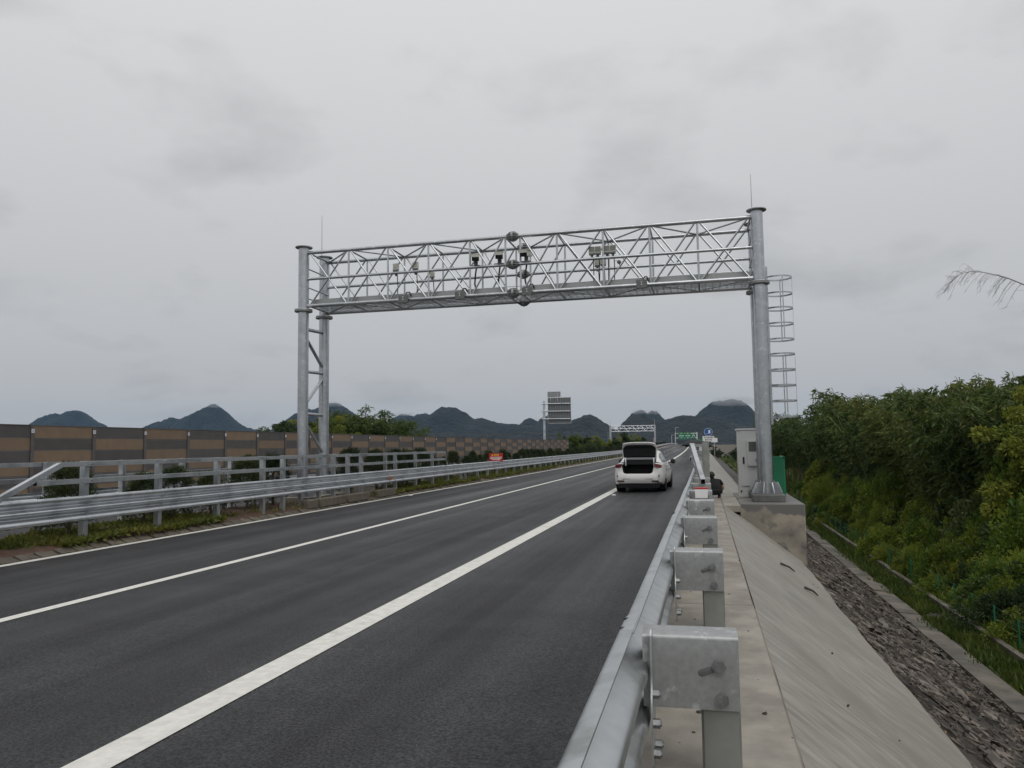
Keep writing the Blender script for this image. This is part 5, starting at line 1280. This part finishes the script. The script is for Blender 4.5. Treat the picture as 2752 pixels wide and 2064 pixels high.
# --- right-hand bank: tufts, bushes, bamboo, trees
tl = [('tall reed grass tuft arching over the wire fence','reed tufts by the fence')]
for k in range(34):
    Y = 9+30*rnd.random(); X = 7.7+rnd.random()*2.2; s_ = rnd.uniform(1.1,2.0)
    o = link('reed_tuft', TUFT[k % 3], None, (X,Y,GZ), (0,0,rnd.random()*6), (s_,)*3); tag(o, 'arching reed grass tuft among the bushes by the green fence', 'grass tuft', 'reed tufts by the green fence')
for k, (X, Y, s_, l) in enumerate([(11.9,26.5,2.5,'tall bright reed tuft standing up among the bushes on the right'),(9.7,21.5,2.2,'large bright reed tuft right of the wire fence, middle of the bank')]):
    o = link('reed_tuft', TUFT[k], None, (X,Y,GZ+.4), (0,0,k), (s_*.8,s_*.8,s_*1.1)); tag(o, l, 'grass tuft', 'bright reed tufts')
def band(Y, yr):
    t = (Y-yr[0])/(yr[1]-yr[0]); return ', at the near end' if t < .33 else (', in the middle' if t < .66 else ', at the far end')
def bushrow(n, xr, yr, sr, hr, label, group, protos=(0,1,2,3,4), p=1.2):
    for k in range(n):
        Y = yr[0]+(yr[1]-yr[0])*rnd.random()**p; X = xr[0]+(xr[1]-xr[0])*rnd.random(); s_ = rnd.uniform(*sr); h = rnd.uniform(*hr)
        place(BUSH[protos[rnd.randrange(len(protos))]], (X,Y,GZ-.1), rnd.random()*6, (s_,s_,h), label+band(Y, yr), group)
bushrow(46, (7.35,8.4), (8,60), (.45,.9), (.6,1.35), 'small leafy bush leaning against the green wire fence', 'small bushes at the fence')
bushrow(64, (8.5,10.4), (8,62), (.8,1.4), (1.0,2.1), 'low leafy bush in the thicket just behind the green wire fence', 'low bushes behind the fence')
bushrow(60, (10.2,15.5), (11,62), (1.2,2.1), (1.9,3.3), 'rounded leafy bush in the thicket between the fence and the bamboo', 'middle bushes of the bank')
bushrow(16, (8.6,11.5), (50,85), (1.1,1.8), (1.6,2.8), 'bush beside the far stretch of the wire fence near the foundation', 'bushes near the foundation')
bushrow(22, (14.5,20), (16,62), (1.6,2.6), (2.4,3.8), 'dark tall bush in front of the bamboo grove', 'back bushes of the bank', (3,0,3))
for k, (X, Y, s_, h, pr_) in enumerate([(12.3,33,2.3,3.9,0),(11.0,29,1.7,3.0,1),(14.0,30.5,1.8,3.3,3)]):
    place(BUSH[pr_], (X,Y,GZ), k, (s_,s_,h), ['broad yellow green bush mound rising in the middle of the bank','lower yellow green bush in front of the big mound','darker bush right of the big yellow green mound'][k], 'bush mound of the bank')
def bamb(n, xf, yr, hr, label, group, p=1.0):
    for k in range(n):
        Y = yr[0]+(yr[1]-yr[0])*rnd.random()**p; X = xf(Y); h = rnd.uniform(*hr)
        place(BAMB[rnd.randrange(5)], (X,Y,GZ-.1), rnd.random()*6, (h*rnd.uniform(.9,1.15),h*rnd.uniform(.9,1.15),h), label+band(Y, yr), group)
bamb(26, lambda Y: 13.5+rnd.random()*5+.06*(Y-40), (34,70), (8.0,10.0), 'bamboo clump in the front of the grove on the right', 'front bamboo clumps')
ORD = 'first second third fourth fifth sixth seventh eighth ninth tenth eleventh twelfth thirteenth fourteenth fifteenth sixteenth seventeenth eighteenth nineteenth'.split()
SKY_ = [(1668,905,112),(1692,893,106),(1718,884,98),(1745,880,90),(1772,874,84),(1800,862,76),(1828,846,68),(1852,826,62),(1880,842,58),(1908,850,55),(1936,846,52),(1966,842,49),(1998,828,46),(2030,826,44),(2062,822,42),(2094,818,40),(2128,822,38),(2165,815,37),(2202,812,36)]
for k, (dx_, dy_, Y) in enumerate(SKY_):
    P_ = onY(dx_*1.2441, dy_*1.2441, Y); h = (P_.z-GZ)/.93
    place(BAMB[k % 5], (P_.x, Y, GZ-.1), k*1.1, (h*1.1,h*1.1,h), ORD[k]+' bamboo top of the grove skyline counting from the right gantry post', 'skyline bamboo clumps')
bamb(24, lambda Y: 19+rnd.random()*9, (34,80), (9.5,11.5), 'bamboo clump deeper in the grove on the right', 'rear bamboo clumps')
bamb(22, lambda Y: 11.5+rnd.random()*9+.05*(Y-70), (68,120), (7.5,9.5), 'bamboo clump of the far grove beside the caged ladder', 'far bamboo clumps')
bushrow(20, (11,20), (60,110), (2.0,3.2), (2.8,4.6), 'bush at the foot of the far bamboo beside the green screen', 'far bushes')
for k, (X, Y, h, pr_, l) in enumerate([(13.2,31.5,7.2,0,'bright yellow green broadleaf tree at the right edge of the frame'),(15.6,34.5,8.4,1,'taller broadleaf tree behind the bright one at the right edge'),(14.6,27.8,5.6,1,'low broadleaf tree at the right edge above the reeds'),(18.5,40,9.6,2,'dark broadleaf tree among the bamboo near the right edge')]):
    place(TREE[pr_], (X,Y,GZ), k*1.7, h, l, 'broadleaf trees on the right')
# bare arching bamboo cane entering from the right
dc = thing('bare_bamboo_cane', 'bare leafless bamboo cane arching into the sky at the right edge', 'bamboo', (18.5,27.5,GZ))
q3_ = Zm(2400,680,352/942.); YD = 27.0
arc = [(18.4,27.5,GZ),(17.6,27.3,0),(16.6,27.2,4.5)]+[tuple(onY(*q3_(a,b), YD)) for a, b in ((1500,700),(1200,400),(942,228),(850,190),(750,160),(650,138),(560,132),(480,150),(425,205))]
q = MB(); q.path(arc, .028, 5, 0, .12); part('cane', q, TWIG, dc)
q = MB()
for k in range(54):
    t = rnd.random()*7.2; i0 = int(t)+4; a = Vector(arc[i0 if i0 < 11 else 10]).lerp(Vector(arc[min(11,i0+1)]), t-int(t)); s_ = 1 if k % 3 else -1
    L = rnd.uniform(.25,.8)*(1 if s_ > 0 else .6); d = Vector((-.6+rnd.uniform(-.25,.25), rnd.uniform(-.4,.4), (-.75 if s_ > 0 else .7)+rnd.uniform(-.2,.2))).normalized()
    mid = a+d*L*.5+Vector((-.06,0,0)); tip = a+d*L+Vector((-.10,0,-.12)); q.path([a, mid, tip], .0045, 4, 0, .5)
    for _ in range(3): b_ = a.lerp(tip, rnd.uniform(.3,1)); q.path([b_, b_+Vector((rnd.uniform(-.2,.02),rnd.uniform(-.1,.1),rnd.uniform(-.25,.05)))], .003, 3, 0, .6)
part('twigs', q, TWIG, dc, kind='stuff')
# --- trees beyond the noise barrier on the left
LT = [(728,890,88,'feathery bamboo just right of the left gantry posts beyond the noise barrier'),(752,880,90,'second feathery bamboo from the left gantry posts beyond the noise barrier'),(778,872,88,'highest feathery bamboo of the clump beyond the noise barrier'),(806,874,91,'feathery bamboo right of the highest one beyond the noise barrier'),(832,886,89,'feathery bamboo on the right shoulder of the clump beyond the noise barrier'),(856,900,92,'low feathery bamboo near the right end of the clump beyond the noise barrier'),(880,914,90,'lowest bamboo shoots at the right end beyond the noise barrier')]
for k, (dx_, dy_, Y, l) in enumerate(LT):
    P_ = onY(dx_*1.2441, dy_*1.2441, Y); h = (P_.z-GZ)/.95; o = place(BAMB[(k*2) % 5], (P_.x, Y, GZ-.1), k*1.9, (h*1.15,h*1.15,h), l, 'bamboo beyond the noise barrier')
for k, (dx_, dy_, Y, pr_, l) in enumerate([(596,918,76,2,'low dark tree beyond the noise barrier, leftmost of the group'),(624,908,78,2,'dark tree beyond the noise barrier just left of the gantry posts'),(668,905,80,0,'green tree seen between the two left gantry posts')]):
    P_ = onY(dx_*1.2441, dy_*1.2441, Y); h = P_.z-GZ; place(TREE[pr_], (P_.x, Y, GZ), k*2.1, (h*1.2,h*1.2,h), l, 'trees beyond the noise barrier')
for k in range(9): place(TREE[(2,0)[k % 2]], (-31+k*2.0-rnd.random(),175+rnd.random()*25,GZ), k, rnd.uniform(6.5,8.0), 'green tree in the clump past the end of the noise barrier', 'trees past the noise barrier end')
for k, (X, Y, h) in enumerate([(7.4,205,4.2),(8.6,210,4.6),(13.5,190,4.0),(3.4,215,4.4)]): place(TREE[2], (X,Y,GZ), k, h, ['dark small tree on the field left of the cabinet','taller dark small tree on the field left of the cabinet','dark small tree just left of the cabinet edge','dark small tree beside the round blue sign pole'][k], 'small trees on the far field')
for pr_ in BUSH+BAMB+TREE+CYP:
    if pr_.name not in used:
        for c in kids(pr_): bpy.data.objects.remove(c)
        bpy.data.objects.remove(pr_)

# ================================================================== HAZE
hz = MB(); hz.box((0,2300,140), (9000,6400,300)); o = link('haze', hz.mesh('haze', GRND, False)); o['kind'] = 'stuff'
HM = bpy.data.materials.new('haze_air'); HM.use_nodes = True; t_ = HM.node_tree; t_.nodes.remove(t_.nodes['Principled BSDF'])
pv = nd(t_, 'ShaderNodeVolumePrincipled'); pv.inputs['Color'].default_value = (.34,.64,1,1); pv.inputs['Density'].default_value = .00005; pv.inputs['Anisotropy'].default_value = .1
lk(t_, pv.outputs[0], t_.nodes['Material Output'].inputs['Volume']); o.data.materials.clear(); o.data.materials.append(HM)
